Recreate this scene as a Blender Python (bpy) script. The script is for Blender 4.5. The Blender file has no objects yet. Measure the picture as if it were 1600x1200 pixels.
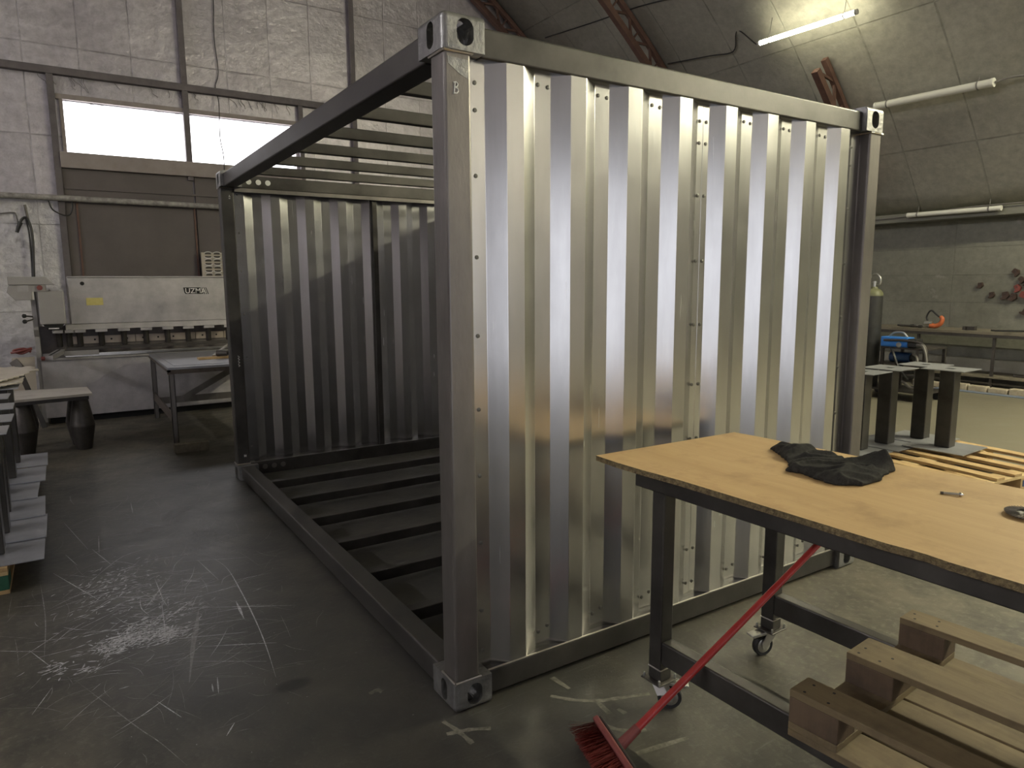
import bpy, bmesh, math, random
from mathutils import Vector, Matrix, noise
random.seed(7)
scene = bpy.context.scene
COL = scene.collection
PI = math.pi
WM = {}

# ------------------------------------------------------------------ materials
def newmat(name):
    m = bpy.data.materials.new(name); m.use_nodes = True
    nt = m.node_tree
    return m, nt, nt.nodes['Principled BSDF']

def N(nt, typ, **kw):
    n = nt.nodes.new(typ)
    for k, v in kw.items():
        if k.startswith('i_'):
            key = k[2:]
            n.inputs[int(key) if key.isdigit() else key.replace('_', ' ')].default_value = v
        else:
            setattr(n, k, v)
    return n

def L(nt, a, b): nt.links.new(a, b)

def ramp(nt, src, stops):
    r = N(nt, 'ShaderNodeValToRGB')
    el = r.color_ramp.elements
    while len(el) < len(stops): el.new(0.5)
    for e, (p, c) in zip(el, stops):
        e.position = p
        e.color = (c, c, c, 1) if isinstance(c, (int, float)) else (*c, 1)
    L(nt, src, r.inputs[0])
    return r.outputs[0]

def mixc(nt, fac, a, b, mode='MIX'):
    m = N(nt, 'ShaderNodeMix', data_type='RGBA', blend_type=mode)
    if isinstance(fac, (int, float)): m.inputs[0].default_value = fac
    else: L(nt, fac, m.inputs[0])
    for i, c in ((6, a), (7, b)):
        if isinstance(c, tuple): m.inputs[i].default_value = (*c, 1)
        else: L(nt, c, m.inputs[i])
    return m.outputs[2]

def math_(nt, op, a, b=None, clamp=False):
    m = N(nt, 'ShaderNodeMath', operation=op, use_clamp=clamp)
    for i, v in ((0, a), (1, b)):
        if v is None: continue
        if isinstance(v, (int, float)): m.inputs[i].default_value = v
        else: L(nt, v, m.inputs[i])
    return m.outputs[0]

def coords(nt, scale=(1, 1, 1), rot=(0, 0, 0), out='Object'):
    tc = N(nt, 'ShaderNodeTexCoord')
    mp = N(nt, 'ShaderNodeMapping')
    mp.inputs['Scale'].default_value = scale
    mp.inputs['Rotation'].default_value = rot
    L(nt, tc.outputs[out], mp.inputs[0])
    return mp.outputs[0]

def noise_(nt, vec, scale, detail=4, rough=.6):
    n = N(nt, 'ShaderNodeTexNoise')
    n.inputs['Scale'].default_value = scale
    n.inputs['Detail'].default_value = detail
    n.inputs['Roughness'].default_value = rough
    L(nt, vec, n.inputs[0])
    return n.outputs[0]

def worn(name, c1, c2, rough=.5, metal=0., scale=4., stretch=(1, 1, 1), bump=.0, bscale=60, rvar=.12, spec=None):
    """two tones mixed by noise, roughness following the same noise"""
    m, nt, p = newmat(name)
    v = coords(nt, stretch)
    n1 = noise_(nt, v, scale, 6, .65)
    f = ramp(nt, n1, [(.3, 0.), (.7, 1.)])
    L(nt, mixc(nt, f, c1, c2), p.inputs['Base Color'])
    p.inputs['Metallic'].default_value = metal
    r = math_(nt, 'ADD', math_(nt, 'MULTIPLY', math_(nt, 'SUBTRACT', n1, .5), rvar * 2), rough, True)
    L(nt, r, p.inputs['Roughness'])
    if spec is not None: p.inputs['Specular IOR Level'].default_value = spec
    if bump:
        b = N(nt, 'ShaderNodeBump'); b.inputs['Strength'].default_value = bump
        b.inputs['Distance'].default_value = .01
        L(nt, noise_(nt, v, bscale, 3), b.inputs['Height'])
        L(nt, b.outputs[0], p.inputs['Normal'])
    return m

def plain(name, c, rough=.5, metal=0., emit=0., ecol=None):
    m, nt, p = newmat(name)
    p.inputs['Base Color'].default_value = (*c, 1)
    p.inputs['Roughness'].default_value = rough
    p.inputs['Metallic'].default_value = metal
    if emit:
        p.inputs['Emission Color'].default_value = (*(ecol or c), 1)
        p.inputs['Emission Strength'].default_value = emit
    return m

def sheet_mat(name, c1, c2, seamc, bw, rh, rough, metal, coord='UV', seam=.012, patch=None, bumpd=.004, offs=.0, nscale=.9):
    """walls and vault clad in sheets: brick-texture seams, blotchy dirt, dents"""
    m, nt, p = newmat(name)
    tc = N(nt, 'ShaderNodeTexCoord')
    uv = tc.outputs[coord]
    wob = N(nt, 'ShaderNodeMix', data_type='VECTOR'); wob.inputs[0].default_value = .012
    wn = N(nt, 'ShaderNodeTexNoise'); wn.inputs['Scale'].default_value = 2.; L(nt, uv, wn.inputs[0])
    L(nt, uv, wob.inputs[4]); L(nt, wn.outputs[1], wob.inputs[5])
    br = N(nt, 'ShaderNodeTexBrick', offset=offs)
    br.inputs['Scale'].default_value = 1
    br.inputs['Brick Width'].default_value = bw
    br.inputs['Row Height'].default_value = rh
    br.inputs['Mortar Size'].default_value = seam
    br.inputs['Mortar Smooth'].default_value = .3
    br.inputs['Color1'].default_value = (.94, .94, .94, 1)
    br.inputs['Color2'].default_value = (1.05, 1.05, 1.05, 1)
    br.inputs['Mortar'].default_value = (.95, .95, .95, 1)
    L(nt, wob.outputs[1], br.inputs[0])
    n1 = noise_(nt, uv, nscale, 7, .62)
    n2 = noise_(nt, uv, 9, 6, .7)
    base = mixc(nt, ramp(nt, n1, [(.32, 0.), (.68, 1.)]), c1, c2)
    base = mixc(nt, 1., base, br.outputs[0], 'MULTIPLY')
    gr = ramp(nt, n2, [(.3, .78), (.65, 1.08)])
    base = mixc(nt, 1., base, gr, 'MULTIPLY')
    if patch:
        n3 = noise_(nt, uv, patch[1], 8, .68)
        base = mixc(nt, ramp(nt, n3, [(patch[2], 0.), (patch[2] + .1, 1.)]), base, patch[0])
    # streaky, broken seams
    n4 = noise_(nt, uv, 1.7, 4, .7)
    sm = math_(nt, 'MULTIPLY', br.outputs[1], ramp(nt, n4, [(.42, .04), (.66, .6)]))
    base = mixc(nt, sm, base, seamc)
    L(nt, base, p.inputs['Base Color'])
    L(nt, math_(nt, 'ADD', math_(nt, 'MULTIPLY', n2, .3), rough - .15, True), p.inputs['Roughness'])
    p.inputs['Metallic'].default_value = metal
    hb = math_(nt, 'ADD', math_(nt, 'MULTIPLY', n1, 4.), math_(nt, 'MULTIPLY', br.outputs[1], -1.2))
    hb = math_(nt, 'ADD', hb, math_(nt, 'MULTIPLY', n2, .7))
    b = N(nt, 'ShaderNodeBump'); b.inputs['Strength'].default_value = .7; b.inputs['Distance'].default_value = bumpd * 3
    L(nt, hb, b.inputs['Height']); L(nt, b.outputs[0], p.inputs['Normal'])
    return m

M = {}
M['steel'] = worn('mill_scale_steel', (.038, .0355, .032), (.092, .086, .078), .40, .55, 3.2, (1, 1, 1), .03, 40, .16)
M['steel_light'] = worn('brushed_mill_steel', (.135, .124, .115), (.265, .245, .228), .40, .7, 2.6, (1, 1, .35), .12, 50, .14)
M['plate'] = worn('grey_steel_plate', (.29, .295, .315), (.42, .425, .45), .42, .6, 5, (1, 1, 1), .08, 30, .12)
M['casting'] = worn('cast_steel', (.17, .17, .17), (.36, .355, .34), .42, .8, 11, (1, 1, 1), .35, 45, .2)
M['weld'] = plain('bright_weld_bead', (.45, .42, .38), .3, .9)
M['dark'] = plain('dark_hollow', (.010, .010, .010), .8)
M['chalk'] = plain('white_chalk', (.75, .75, .72), .9)
M['black'] = worn('black_rubber', (.010, .010, .010), (.022, .022, .022), .55, 0, 20)
M['zinc'] = worn('zinc_plated_metal', (.40, .40, .37), (.58, .57, .52), .35, .85, 18)
M['rivet'] = plain('rivet_steel', (.15, .145, .13), .45, .7)
M['rust'] = worn('rust_primer_paint', (.085, .045, .034), (.15, .082, .062), .6, .1, 8, (1, 1, 1), .1, 40)
M['girder'] = worn('dusty_brown_paint', (.095, .082, .084), (.15, .132, .134), .7, 0, 6, (1, 1, 1), .2, 30)
M['door'] = worn('brown_door_paint', (.085, .072, .070), (.125, .106, .102), .6, 0, 1.5, (1, 1, 1), .1, 12)
M['tan'] = worn('dusty_beige_frame', (.25, .215, .20), (.33, .29, .27), .75, 0, 5)
M['pipe'] = worn('flaking_painted_pipe', (.16, .15, .145), (.42, .40, .37), .6, 0, 14, (1, 1, 1), .1, 30)
M['shear'] = worn('grey_machine_enamel', (.285, .27, .262), (.36, .345, .335), .42, .1, 1.8, (1, 1, 1), .25, 120, .1)
M['shear_light'] = worn('scuffed_machine_enamel', (.34, .325, .33), (.56, .535, .54), .34, .3, 3.5, (1, 1, 1), .3, 130, .16)
M['bright'] = worn('polished_machine_steel', (.42, .41, .39), (.62, .60, .57), .22, .95, 8)
M['blade'] = worn('tan_blade_steel', (.62, .53, .45), (.76, .66, .58), .45, .3, 9)
M['guard'] = worn('dark_machine_steel', (.055, .05, .046), (.10, .09, .082), .45, .6, 9)
M['carrier'] = worn('grey_blade_carrier', (.15, .13, .13), (.24, .215, .21), .5, .2, 6)
M['brown_iron'] = worn('brown_angle_iron', (.07, .055, .045), (.15, .125, .105), .55, .4, 9)
M['yellow'] = worn('yellow_sticker', (.55, .47, .13), (.62, .55, .22), .6, 0, 30)
M['paper'] = plain('white_paper', (.72, .70, .68), .8)
M['red'] = worn('red_handle_paint', (.30, .022, .022), (.38, .04, .036), .32, 0, 14)
M['red_dark'] = worn('dark_red_plastic', (.15, .035, .032), (.21, .055, .048), .55, 0, 18)
M['bristle'] = worn('red_bristle', (.27, .055, .045), (.38, .095, .075), .6, 0, 40)
M['magnet'] = worn('brown_magnet_paint', (.030, .017, .012), (.052, .028, .02), .6, 0, 22)
M['magnet_red'] = worn('red_magnet_paint', (.13, .028, .022), (.18, .045, .035), .5, 0, 22)
M['orange'] = worn('orange_plastic', (.42, .10, .032), (.52, .145, .05), .45, 0, 15)
M['blue'] = worn('blue_enamel', (.03, .17, .55), (.05, .23, .64), .35, 0, 6)
M['blue_dark'] = worn('dark_blue_enamel', (.012, .04, .12), (.025, .07, .18), .35, 0, 6)
M['blue_tape'] = worn('dusty_blue_strip', (.13, .16, .23), (.19, .22, .28), .7, 0, 9)
M['olive'] = worn('olive_cylinder_paint', (.11, .115, .055), (.17, .17, .09), .5, 0, 8)
M['cyl'] = worn('black_cylinder_paint', (.018, .018, .017), (.04, .04, .038), .5, 0, 9)
M['rag'] = worn('charcoal_cloth', (.024, .0235, .022), (.048, .046, .042), .95, 0, 60, (1, 1, 1), .5, 400, .02, .15)
M['green'] = worn('green_block_paint', (.012, .085, .045), (.03, .12, .07), .7, 0, 25)
M['lamp_off'] = plain('frosted_tube_plastic', (.62, .61, .55), .35)
M['lamp_on'] = plain('lit_tube', (1, 1, 1), .4, 0, 30., (1., .94, .66))
M['fill_cool'] = plain('added_cool_fill_tubes', (1, 1, 1), .4, 0, 640., (.99, .95, 1.))  # for the unseen fill tubes added at the left
M['lamp_row'] = plain('lit_tube_row', (1, 1, 1), .4, 0, 640., (1., .95, .70))
M['window'] = plain('daylit_window_pane', (.9, .9, .9), .5, 0, 3., (.97, .96, 1.))
M['cable'] = plain('black_cable', (.02, .019, .018), .5)
M['grey_cable'] = plain('grey_cable', (.16, .15, .14), .6)
M['concrete'] = worn('plinth_concrete', (.27, .26, .2), (.36, .34, .27), .85, 0, 5, (1, 1, 1), .3, 40)
M['brick'] = worn('pale_brick', (.34, .28, .20), (.52, .46, .36), .85, 0, 12, (1, 1, 1), .5, 40)
M['disc'] = worn('abrasive_disc', (.16, .145, .115), (.32, .295, .245), .6, .2, 60)

def wood_mat(name, c1, c2, dark, axis=1, rough=.75, scale=1.):
    m, nt, p = newmat(name)
    st = [14., 14., 14.]; st[axis] = .9
    v = coords(nt, tuple(s * scale for s in st))
    n1 = noise_(nt, v, 1.4, 8, .7)
    c = mixc(nt, ramp(nt, n1, [(.3, 0.), (.7, 1.)]), c1, c2)
    v2 = coords(nt)
    n2 = noise_(nt, v2, 5, 6, .7)
    c = mixc(nt, ramp(nt, n2, [(.5, 0.), (.75, .75)]), c, dark)
    L(nt, c, p.inputs['Base Color']); p.inputs['Roughness'].default_value = rough
    b = N(nt, 'ShaderNodeBump'); b.inputs['Strength'].default_value = .3; b.inputs['Distance'].default_value = .004
    L(nt, n1, b.inputs['Height']); L(nt, b.outputs[0], p.inputs['Normal'])
    return m

M['old_wood'] = wood_mat('weathered_pallet_wood', (.115, .083, .042), (.205, .155, .082), (.06, .044, .026))
M['bench_wood'] = wood_mat('grimy_bench_plank', (.10, .085, .06), (.20, .175, .13), (.05, .045, .035))
M['old_wood_x'] = wood_mat('weathered_pallet_wood_across', (.125, .09, .046), (.21, .16, .088), (.06, .044, .026), 0)
M['block_wood'] = wood_mat('pallet_block_wood', (.075, .050, .029), (.125, .084, .050), (.042, .028, .018), 2)
M['new_wood'] = wood_mat('fresh_pallet_wood', (.42, .27, .115), (.56, .40, .20), (.28, .16, .07))
M['new_wood_x'] = wood_mat('fresh_pallet_wood_across', (.48, .34, .16), (.60, .46, .24), (.3, .2, .1), 0)
M['ply'] = wood_mat('tan_plywood_face', (.41, .262, .108), (.53, .355, .162), (.29, .17, .066), 1, .62, .5)
M['ply_edge'] = worn('chipped_board_edge', (.07, .05, .026), (.24, .185, .09), .85, 0, 70, (1, 1, 1), .9, 90)
M['pale_board'] = wood_mat('pale_dusty_board', (.47, .435, .385), (.60, .565, .51), (.36, .31, .25), 0)
M['cardboard'] = wood_mat('dusty_cardboard', (.48, .43, .37), (.60, .55, .48), (.36, .31, .25), 0, .9)
M['beige_board'] = worn('beige_panel_board', (.44, .39, .32), (.50, .45, .38), .8, 0, 3)

def alu_mat(name='mill_aluminium'):
    m, nt, p = newmat(name)
    v = coords(nt, (3, 3, .5))
    n1 = noise_(nt, v, 2.2, 6, .6)
    vs = coords(nt, (40, 40, .8), (.0, .5, .35))
    n2 = noise_(nt, vs, 2., 3, .6)
    vs2 = coords(nt, (26, 26, 1.1), (.0, -.75, .2))
    n3 = noise_(nt, vs2, 2.4, 2, .5)
    scr = math_(nt, 'MAXIMUM', ramp(nt, n2, [(.74, 0.), (.78, 1.)]), ramp(nt, n3, [(.75, 0.), (.78, .8)]))
    vb = coords(nt)
    blot = noise_(nt, vb, 7, 5, .6)
    c = mixc(nt, ramp(nt, n1, [(.3, 0.), (.7, 1.)]), (.50, .495, .485), (.63, .625, .615))
    c = mixc(nt, math_(nt, 'MULTIPLY', scr, .35), c, (.80, .80, .78))
    L(nt, c, p.inputs['Base Color'])
    p.inputs['Metallic'].default_value = 1.
    r = math_(nt, 'ADD', math_(nt, 'MULTIPLY', blot, .10), .19)
    r = math_(nt, 'ADD', r, math_(nt, 'MULTIPLY', scr, .06), True)
    L(nt, r, p.inputs['Roughness'])
    b = N(nt, 'ShaderNodeBump'); b.inputs['Strength'].default_value = .05; b.inputs['Distance'].default_value = .01
    L(nt, n1, b.inputs['Height']); L(nt, b.outputs[0], p.inputs['Normal'])
    return m
M['alu'] = alu_mat()

M['vault'] = sheet_mat('vault_sheet', (.43, .42, .355), (.55, .54, .465), (.12, .11, .085), 1.0, 2.05, .46, .25,
                       patch=((.58, .57, .51), .8, .60))
M['gable'] = sheet_mat('gable_sheet', (.45, .42, .455), (.58, .55, .585), (.17, .15, .155), .66, 1.22, .36, .5,
                       seam=.010, patch=((.62, .59, .62), 1.1, .60), bumpd=.006)
M['gable_pale'] = sheet_mat('torn_foil_sheet', (.50, .485, .50), (.70, .685, .70), (.24, .22, .21), .66, 1.22, .36, .5,
                            seam=.008, patch=((.27, .25, .245), 2.2, .58), bumpd=.008, nscale=1.6)
M['wallr'] = sheet_mat('dusty_wall_sheet', (.150, .148, .118), (.225, .222, .180), (.10, .095, .08), 3.4, .42, .5, .25,
                       seam=.006, patch=((.31, .305, .265), 1.3, .60))

# ---- floor: worn concrete with scratch fields and a few long scrapes
def floor_mat():
    m, nt, p = newmat('worn_concrete_floor')
    tc = N(nt, 'ShaderNodeTexCoord'); P = tc.outputs['Object']
    n1 = noise_(nt, P, .55, 7, .62)
    n2 = noise_(nt, P, 3.2, 8, .7)
    n3 = noise_(nt, P, 26, 4, .7)
    c = mixc(nt, ramp(nt, n1, [(.32, 0.), (.68, 1.)]), (.080, .070, .050), (.145, .128, .093))
    c = mixc(nt, ramp(nt, n2, [(.40, 0.), (.62, .9)]), c, (.052, .048, .037))
    c = mixc(nt, ramp(nt, n3, [(.52, 0.), (.72, .4)]), c, (.27, .255, .205))
    # dusty pale lane on the far right side
    sep = N(nt, 'ShaderNodeSeparateXYZ'); L(nt, P, sep.inputs[0])
    X, Y = sep.outputs[0], sep.outputs[1]
    lane = math_(nt, 'MULTIPLY', ramp(nt, math_(nt, 'DIVIDE', X, 12.), [(.22, 0.), (.36, 1.)]), ramp(nt, n2, [(.25, .55), (.6, 1.)]))
    c = mixc(nt, lane, c, (.190, .172, .128))
    def blob(cx, cy, rx, ry, inner=.35):
        dx = math_(nt, 'DIVIDE', math_(nt, 'SUBTRACT', X, cx), rx)
        dy = math_(nt, 'DIVIDE', math_(nt, 'SUBTRACT', Y, cy), ry)
        d = math_(nt, 'SQRT', math_(nt, 'ADD', math_(nt, 'MULTIPLY', dx, dx), math_(nt, 'MULTIPLY', dy, dy)))
        return ramp(nt, d, [(inner, 1.), (1., 0.)])
    # grey-black worn floor, with the container's shade painted into its colour
    wear = blob(.25, 2.0, 2.0, 3.6, .62)  # worn floor and the container's painted shade together
    wear_shade_n = math_(nt, 'MULTIPLY', wear, ramp(nt, n2, [(.2, .75), (.6, 1.)]))
    c = mixc(nt, math_(nt, 'MULTIPLY', wear_shade_n, .75), c, (.045, .0445, .043))
    # scratch fields
    scr = None
    for i, (ang, sc, th, st) in enumerate([(.25, 1.9, .675, 26), (-.5, 2.3, .685, 30), (1.25, 1.7, .69, 28), (.75, 2.6, .69, 24), (2.3, 2.0, .70, 30)]):
        v = coords(nt, (1.1, st, 1), (0, 0, ang))
        nn = noise_(nt, v, sc, 3, .55)
        s = ramp(nt, nn, [(th, 0.), (th + .02, 1.)])
        scr = s if scr is None else math_(nt, 'MAXIMUM', scr, s)
    field = math_(nt, 'MAXIMUM', blob(-.72, 1.85, .72, 1.15, .15), math_(nt, 'MULTIPLY', blob(-.6, 2.6, 1.1, 2.4, .2), .45))
    field = math_(nt, 'MAXIMUM', field, math_(nt, 'MULTIPLY', blob(.6, -.4, 2.2, 1.6, .2), .22))
    field = math_(nt, 'MAXIMUM', field, math_(nt, 'MULTIPLY', blob(4.5, .5, 3.5, 2.5, .2), .25))
    brk = ramp(nt, noise_(nt, P, 7, 5, .7), [(.4, .1), (.58, 1.)])
    scr = math_(nt, 'MULTIPLY', math_(nt, 'MULTIPLY', scr, field), brk)
    wht = math_(nt, 'MULTIPLY', scr, .55)
    c = mixc(nt, wht, c, (.42, .42, .42))
    oil = math_(nt, 'MULTIPLY', blob(-.45, .535, .085, .05, .6), .85)
    c = mixc(nt, oil, c, (.014, .014, .013))
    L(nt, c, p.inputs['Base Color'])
    r = math_(nt, 'ADD', math_(nt, 'MULTIPLY', n2, .35), .36)
    r = math_(nt, 'SUBTRACT', r, math_(nt, 'MULTIPLY', wear_shade_n, .10))
    r = math_(nt, 'ADD', r, math_(nt, 'MULTIPLY', wht, .3), True)
    L(nt, r, p.inputs['Roughness'])
    b = N(nt, 'ShaderNodeBump'); b.inputs['Strength'].default_value = .25; b.inputs['Distance'].default_value = .008
    L(nt, math_(nt, 'ADD', n2, math_(nt, 'MULTIPLY', n3, .5)), b.inputs['Height']); L(nt, b.outputs[0], p.inputs['Normal'])
    return m
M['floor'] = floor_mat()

# ------------------------------------------------------------------ geometry helpers
def BM(): return bmesh.new()

def box(bm, x0, x1, y0, y1, z0, z1):
    v = [bm.verts.new(c) for c in ((x0, y0, z0), (x1, y0, z0), (x1, y1, z0), (x0, y1, z0),
                                   (x0, y0, z1), (x1, y0, z1), (x1, y1, z1), (x0, y1, z1))]
    for f in ((0, 3, 2, 1), (4, 5, 6, 7), (0, 1, 5, 4), (1, 2, 6, 5), (2, 3, 7, 6), (3, 0, 4, 7)):
        bm.faces.new([v[i] for i in f])
    return v

def obox(bm, c, ax, ay, az, hx, hy, hz):
    """box centred at c with unit axes and half sizes"""
    c, ax, ay, az = map(Vector, (c, ax, ay, az))
    vs = box(bm, -hx, hx, -hy, hy, -hz, hz)
    for v in vs: v.co = c + ax * v.co.x + ay * v.co.y + az * v.co.z

def bar(bm, a, b, w, h, up=(0, 0, 1)):
    """rectangular bar from a to b; w across, h along up"""
    a, b = Vector(a), Vector(b)
    d = (b - a).normalized(); up = Vector(up)
    s = d.cross(up)
    if s.length < 1e-4: s = d.cross(Vector((0, 1, 0)))
    s.normalize(); u = s.cross(d)
    obox(bm, (a + b) / 2, d, s, u, (b - a).length / 2, w / 2, h / 2)

def prism(bm, pts, vec):
    """closed prism: polygon pts (3-D, planar) pushed along vec"""
    vec = Vector(vec)
    a = [bm.verts.new(p) for p in pts]; b = [bm.verts.new(Vector(p) + vec) for p in pts]
    n = len(a)
    bm.faces.new(a); bm.faces.new(b[::-1])
    for i in range(n): bm.faces.new((a[i], b[i], b[(i + 1) % n], a[(i + 1) % n]))
    bmesh.ops.recalc_face_normals(bm, faces=bm.faces)

def tube(bm, pts, r, seg=8, r1=None):
    pts = [Vector(p) for p in pts]; n = len(pts); rings = []
    prev = None
    for i, p in enumerate(pts):
        d = (pts[min(i + 1, n - 1)] - pts[max(i - 1, 0)]).normalized()
        if prev is None:
            s = d.cross(Vector((0, 0, 1)))
            if s.length < 1e-3: s = d.cross(Vector((0, 1, 0)))
        else: s = prev - d * prev.dot(d)
        s.normalize(); prev = s; u = d.cross(s)
        rr = r if r1 is None else r + (r1 - r) * i / (n - 1)
        rings.append([bm.verts.new(p + (s * math.cos(2 * PI * k / seg) + u * math.sin(2 * PI * k / seg)) * rr) for k in range(seg)])
    for a, b in zip(rings, rings[1:]):
        for k in range(seg): bm.faces.new((a[k], a[(k + 1) % seg], b[(k + 1) % seg], b[k]))
    bm.faces.new(rings[0][::-1]); bm.faces.new(rings[-1])

def lathe(bm, prof, c=(0, 0, 0), seg=24, axis='z'):
    rings = []
    c = Vector(c)
    for r, h in prof:
        ring = []
        for k in range(seg):
            a = 2 * PI * k / seg; x, y = r * math.cos(a), r * math.sin(a)
            co = {'z': (x, y, h), 'y': (x, h, y), 'x': (h, x, y)}[axis]
            ring.append(bm.verts.new(c + Vector(co)))
        rings.append(ring)
    for a, b in zip(rings, rings[1:]):
        for k in range(seg): bm.faces.new((a[k], a[(k + 1) % seg], b[(k + 1) % seg], b[k]))
    bm.faces.new(rings[0][::-1]); bm.faces.new(rings[-1])
    bmesh.ops.recalc_face_normals(bm, faces=bm.faces)

def smooth_curve(pts, n=8):
    """Catmull-Rom through pts"""
    P = [Vector(p) for p in pts]; P = [P[0] * 2 - P[1]] + P + [P[-1] * 2 - P[-2]]
    out = []
    for i in range(1, len(P) - 2):
        for k in range(n):
            t = k / n
            out.append(.5 * ((2 * P[i]) + (-P[i - 1] + P[i + 1]) * t + (2 * P[i - 1] - 5 * P[i] + 4 * P[i + 1] - P[i + 2]) * t * t
                             + (-P[i - 1] + 3 * P[i] - 3 * P[i + 1] + P[i + 2]) * t ** 3))
    out.append(P[-2])
    return out

def obj(name, bm, mat, parent=None, bevel=0., smooth=False, seg=2, local=False, angle=.6):
    """link bm as ONE mesh object; bm is in world coordinates unless local"""
    if parent is not None and not local: bm.transform(WM[parent].inverted())
    me = bpy.data.meshes.new(name); bm.to_mesh(me); bm.free()
    for m in (mat if isinstance(mat, (list, tuple)) else [mat]): me.materials.append(m)
    if smooth:
        for p in me.polygons: p.use_smooth = True
    o = bpy.data.objects.new(name, me); COL.objects.link(o)
    if parent is not None:
        o.parent = parent; WM[o] = WM[parent].copy()
    else: WM[o] = Matrix.Identity(4)
    if bevel:
        b = o.modifiers.new('bevel', 'BEVEL'); b.width = bevel; b.segments = seg; b.limit_method = 'ANGLE'; b.angle_limit = angle
        b.harden_normals = False
    if smooth:
        e = o.modifiers.new('edges', 'EDGE_SPLIT'); e.split_angle = .7
    return o

def tag(o, label, cat, group=None, kind=None):
    o['label'] = label; o['category'] = cat
    if group: o['group'] = group
    if kind: o['kind'] = kind
    return o

def thing(name, label, cat, loc=(0, 0, 0), rz=0., group=None):
    o = bpy.data.objects.new(name, None); COL.objects.link(o)
    o.location = loc; o.rotation_euler = (0, 0, rz); o.empty_display_size = .1
    WM[o] = Matrix.Translation(loc) @ Matrix.Rotation(rz, 4, 'Z')
    return tag(o, label, cat, group)

def single(name, bm, mat, label, cat, loc, group=None, **kw):
    """a thing that is one mesh, its origin at loc"""
    bm.transform(Matrix.Translation(loc).inverted())
    o = obj(name, bm, mat, None, **kw); o.location = loc; WM[o] = Matrix.Translation(loc)
    return tag(o, label, cat, group)

def dup(root, loc, rz, label, group=None):
    r = root.copy(); COL.objects.link(r); r.location = loc; r.rotation_euler = (0, 0, rz)
    r['label'] = label
    if group: r['group'] = group
    WM[r] = Matrix.Translation(loc) @ Matrix.Rotation(rz, 4, 'Z')
    for ch in list(root.children):
        c = ch.copy(); COL.objects.link(c); c.parent = r
        for g in list(ch.children):
            d = g.copy(); COL.objects.link(d); d.parent = c
    return r

def struct(name, bm, mat, parent=None, **kw):
    o = obj(name, bm, mat, parent, **kw)
    if parent is None: o['kind'] = 'structure'
    return o

# ------------------------------------------------------------------ hall shell
XC, ZC, RV = -4.24, -7.68, 18.0          # vault: circle in the xz plane
YB, YF = 10.05, -9.0                     # gable behind the container / gable behind the camera
A0 = math.acos((10.5 - XC) / RV)         # springing angle at the right ledge
def vz(x): return ZC + math.sqrt(RV * RV - (x - XC) ** 2)

M['scuff'] = worn('white_floor_scuff', (.22, .22, .225), (.85, .85, .87), .7, 0, 55, (1, 1, 1))
M['scuff_faint'] = worn('faint_floor_scuff', (.08, .078, .07), (.42, .415, .40), .7, 0, 45, (1, 1, 1))
M['tyre'] = worn('pale_tyre_scuff', (.075, .07, .055), (.24, .225, .185), .7, 0, 38, (1, 1, 1))
SCRAPES = [[(-1.103,2.124),(-1.013,2.3),(-0.917,2.447),(-0.792,2.5),(-0.667,2.501)],
    [(-1.177,3.196),(-0.806,3.237),(-0.388,3.277),(-0.067,3.295)],
    [(-1.11,1.705),(-1.0,1.836),(-0.851,1.726),(-0.718,1.7)],
    [(-0.811,1.426),(-0.678,1.575)],
    [(-0.803,1.658),(-0.818,1.415),(-0.835,1.215)],
    [(-0.89,1.77),(-0.896,1.631),(-0.871,1.52)],
    [(-0.659,1.457),(-0.703,1.245),(-0.737,1.094),(-0.797,0.783)],
    [(-0.492,2.164),(-0.441,1.92),(-0.439,1.546),(-0.45,1.171),(-0.468,0.889),(-0.494,0.629)],
    [(-0.485,1.447),(-0.492,1.231)],
    [(-0.608,1.62),(-0.433,1.64)],
    [(-0.681,1.877),(-0.598,1.81)],
    [(-1.072,2.676),(-0.985,2.327)],
    [(-1.186,1.062),(-1.086,0.8),(-0.997,0.567),(-0.941,0.434),(-0.88,0.255)],
    [(-1.325,0.877),(-1.264,1.045)],
    [(-1.35,1.444),(-1.27,1.236)],
    [(-1.328,2.294),(-1.296,1.762),(-1.294,1.302)],
    [(-1.268,2.381),(-1.07,1.853)],
    [(-0.888,1.338),(-0.487,1.227)],
    [(-0.856,1.223),(-0.505,1.085)],
    [(-0.782,0.965),(-0.495,0.776)],
    [(-0.724,1.071),(-0.417,0.911)],
    [(-0.879,1.62),(-0.722,1.975)],
    [(-0.796,3.589),(-0.804,3.304)],
    [(-1.21,2.667),(-1.153,2.438)],
    [(-1.166,1.143),(-1.109,1.13)],
    [(-0.921,0.712),(-0.857,0.551)],
    [(-0.695,0.762),(-0.712,0.638)],
    [(-0.722,0.722),(-0.728,0.66)],
    [(-1.04,0.887),(-1.003,0.889)],
    [(-0.738,0.344),(-0.698,0.408)],
    [(-1.11,1.705),(-1.013,1.815)],
    [(-0.648,2.472),(-0.779,2.481)],
    [(-0.561,2.138),(-0.51,1.772)],
    [(-0.697,2.182),(-0.304,2.015)],
    [(-0.8,1.985),(-0.792,1.597)],
    [(-0.948,1.808),(-0.693,1.695)],
    [(-1.214,3.345),(-1.093,2.69)],
    [(-1.028,2.918),(-1.039,2.578)],
    [(-0.706,1.506),(-0.243,1.234)],
    [(-0.646,1.382),(-0.385,1.345)],
    [(-0.819,1.262),(-0.659,1.341)]]
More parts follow.
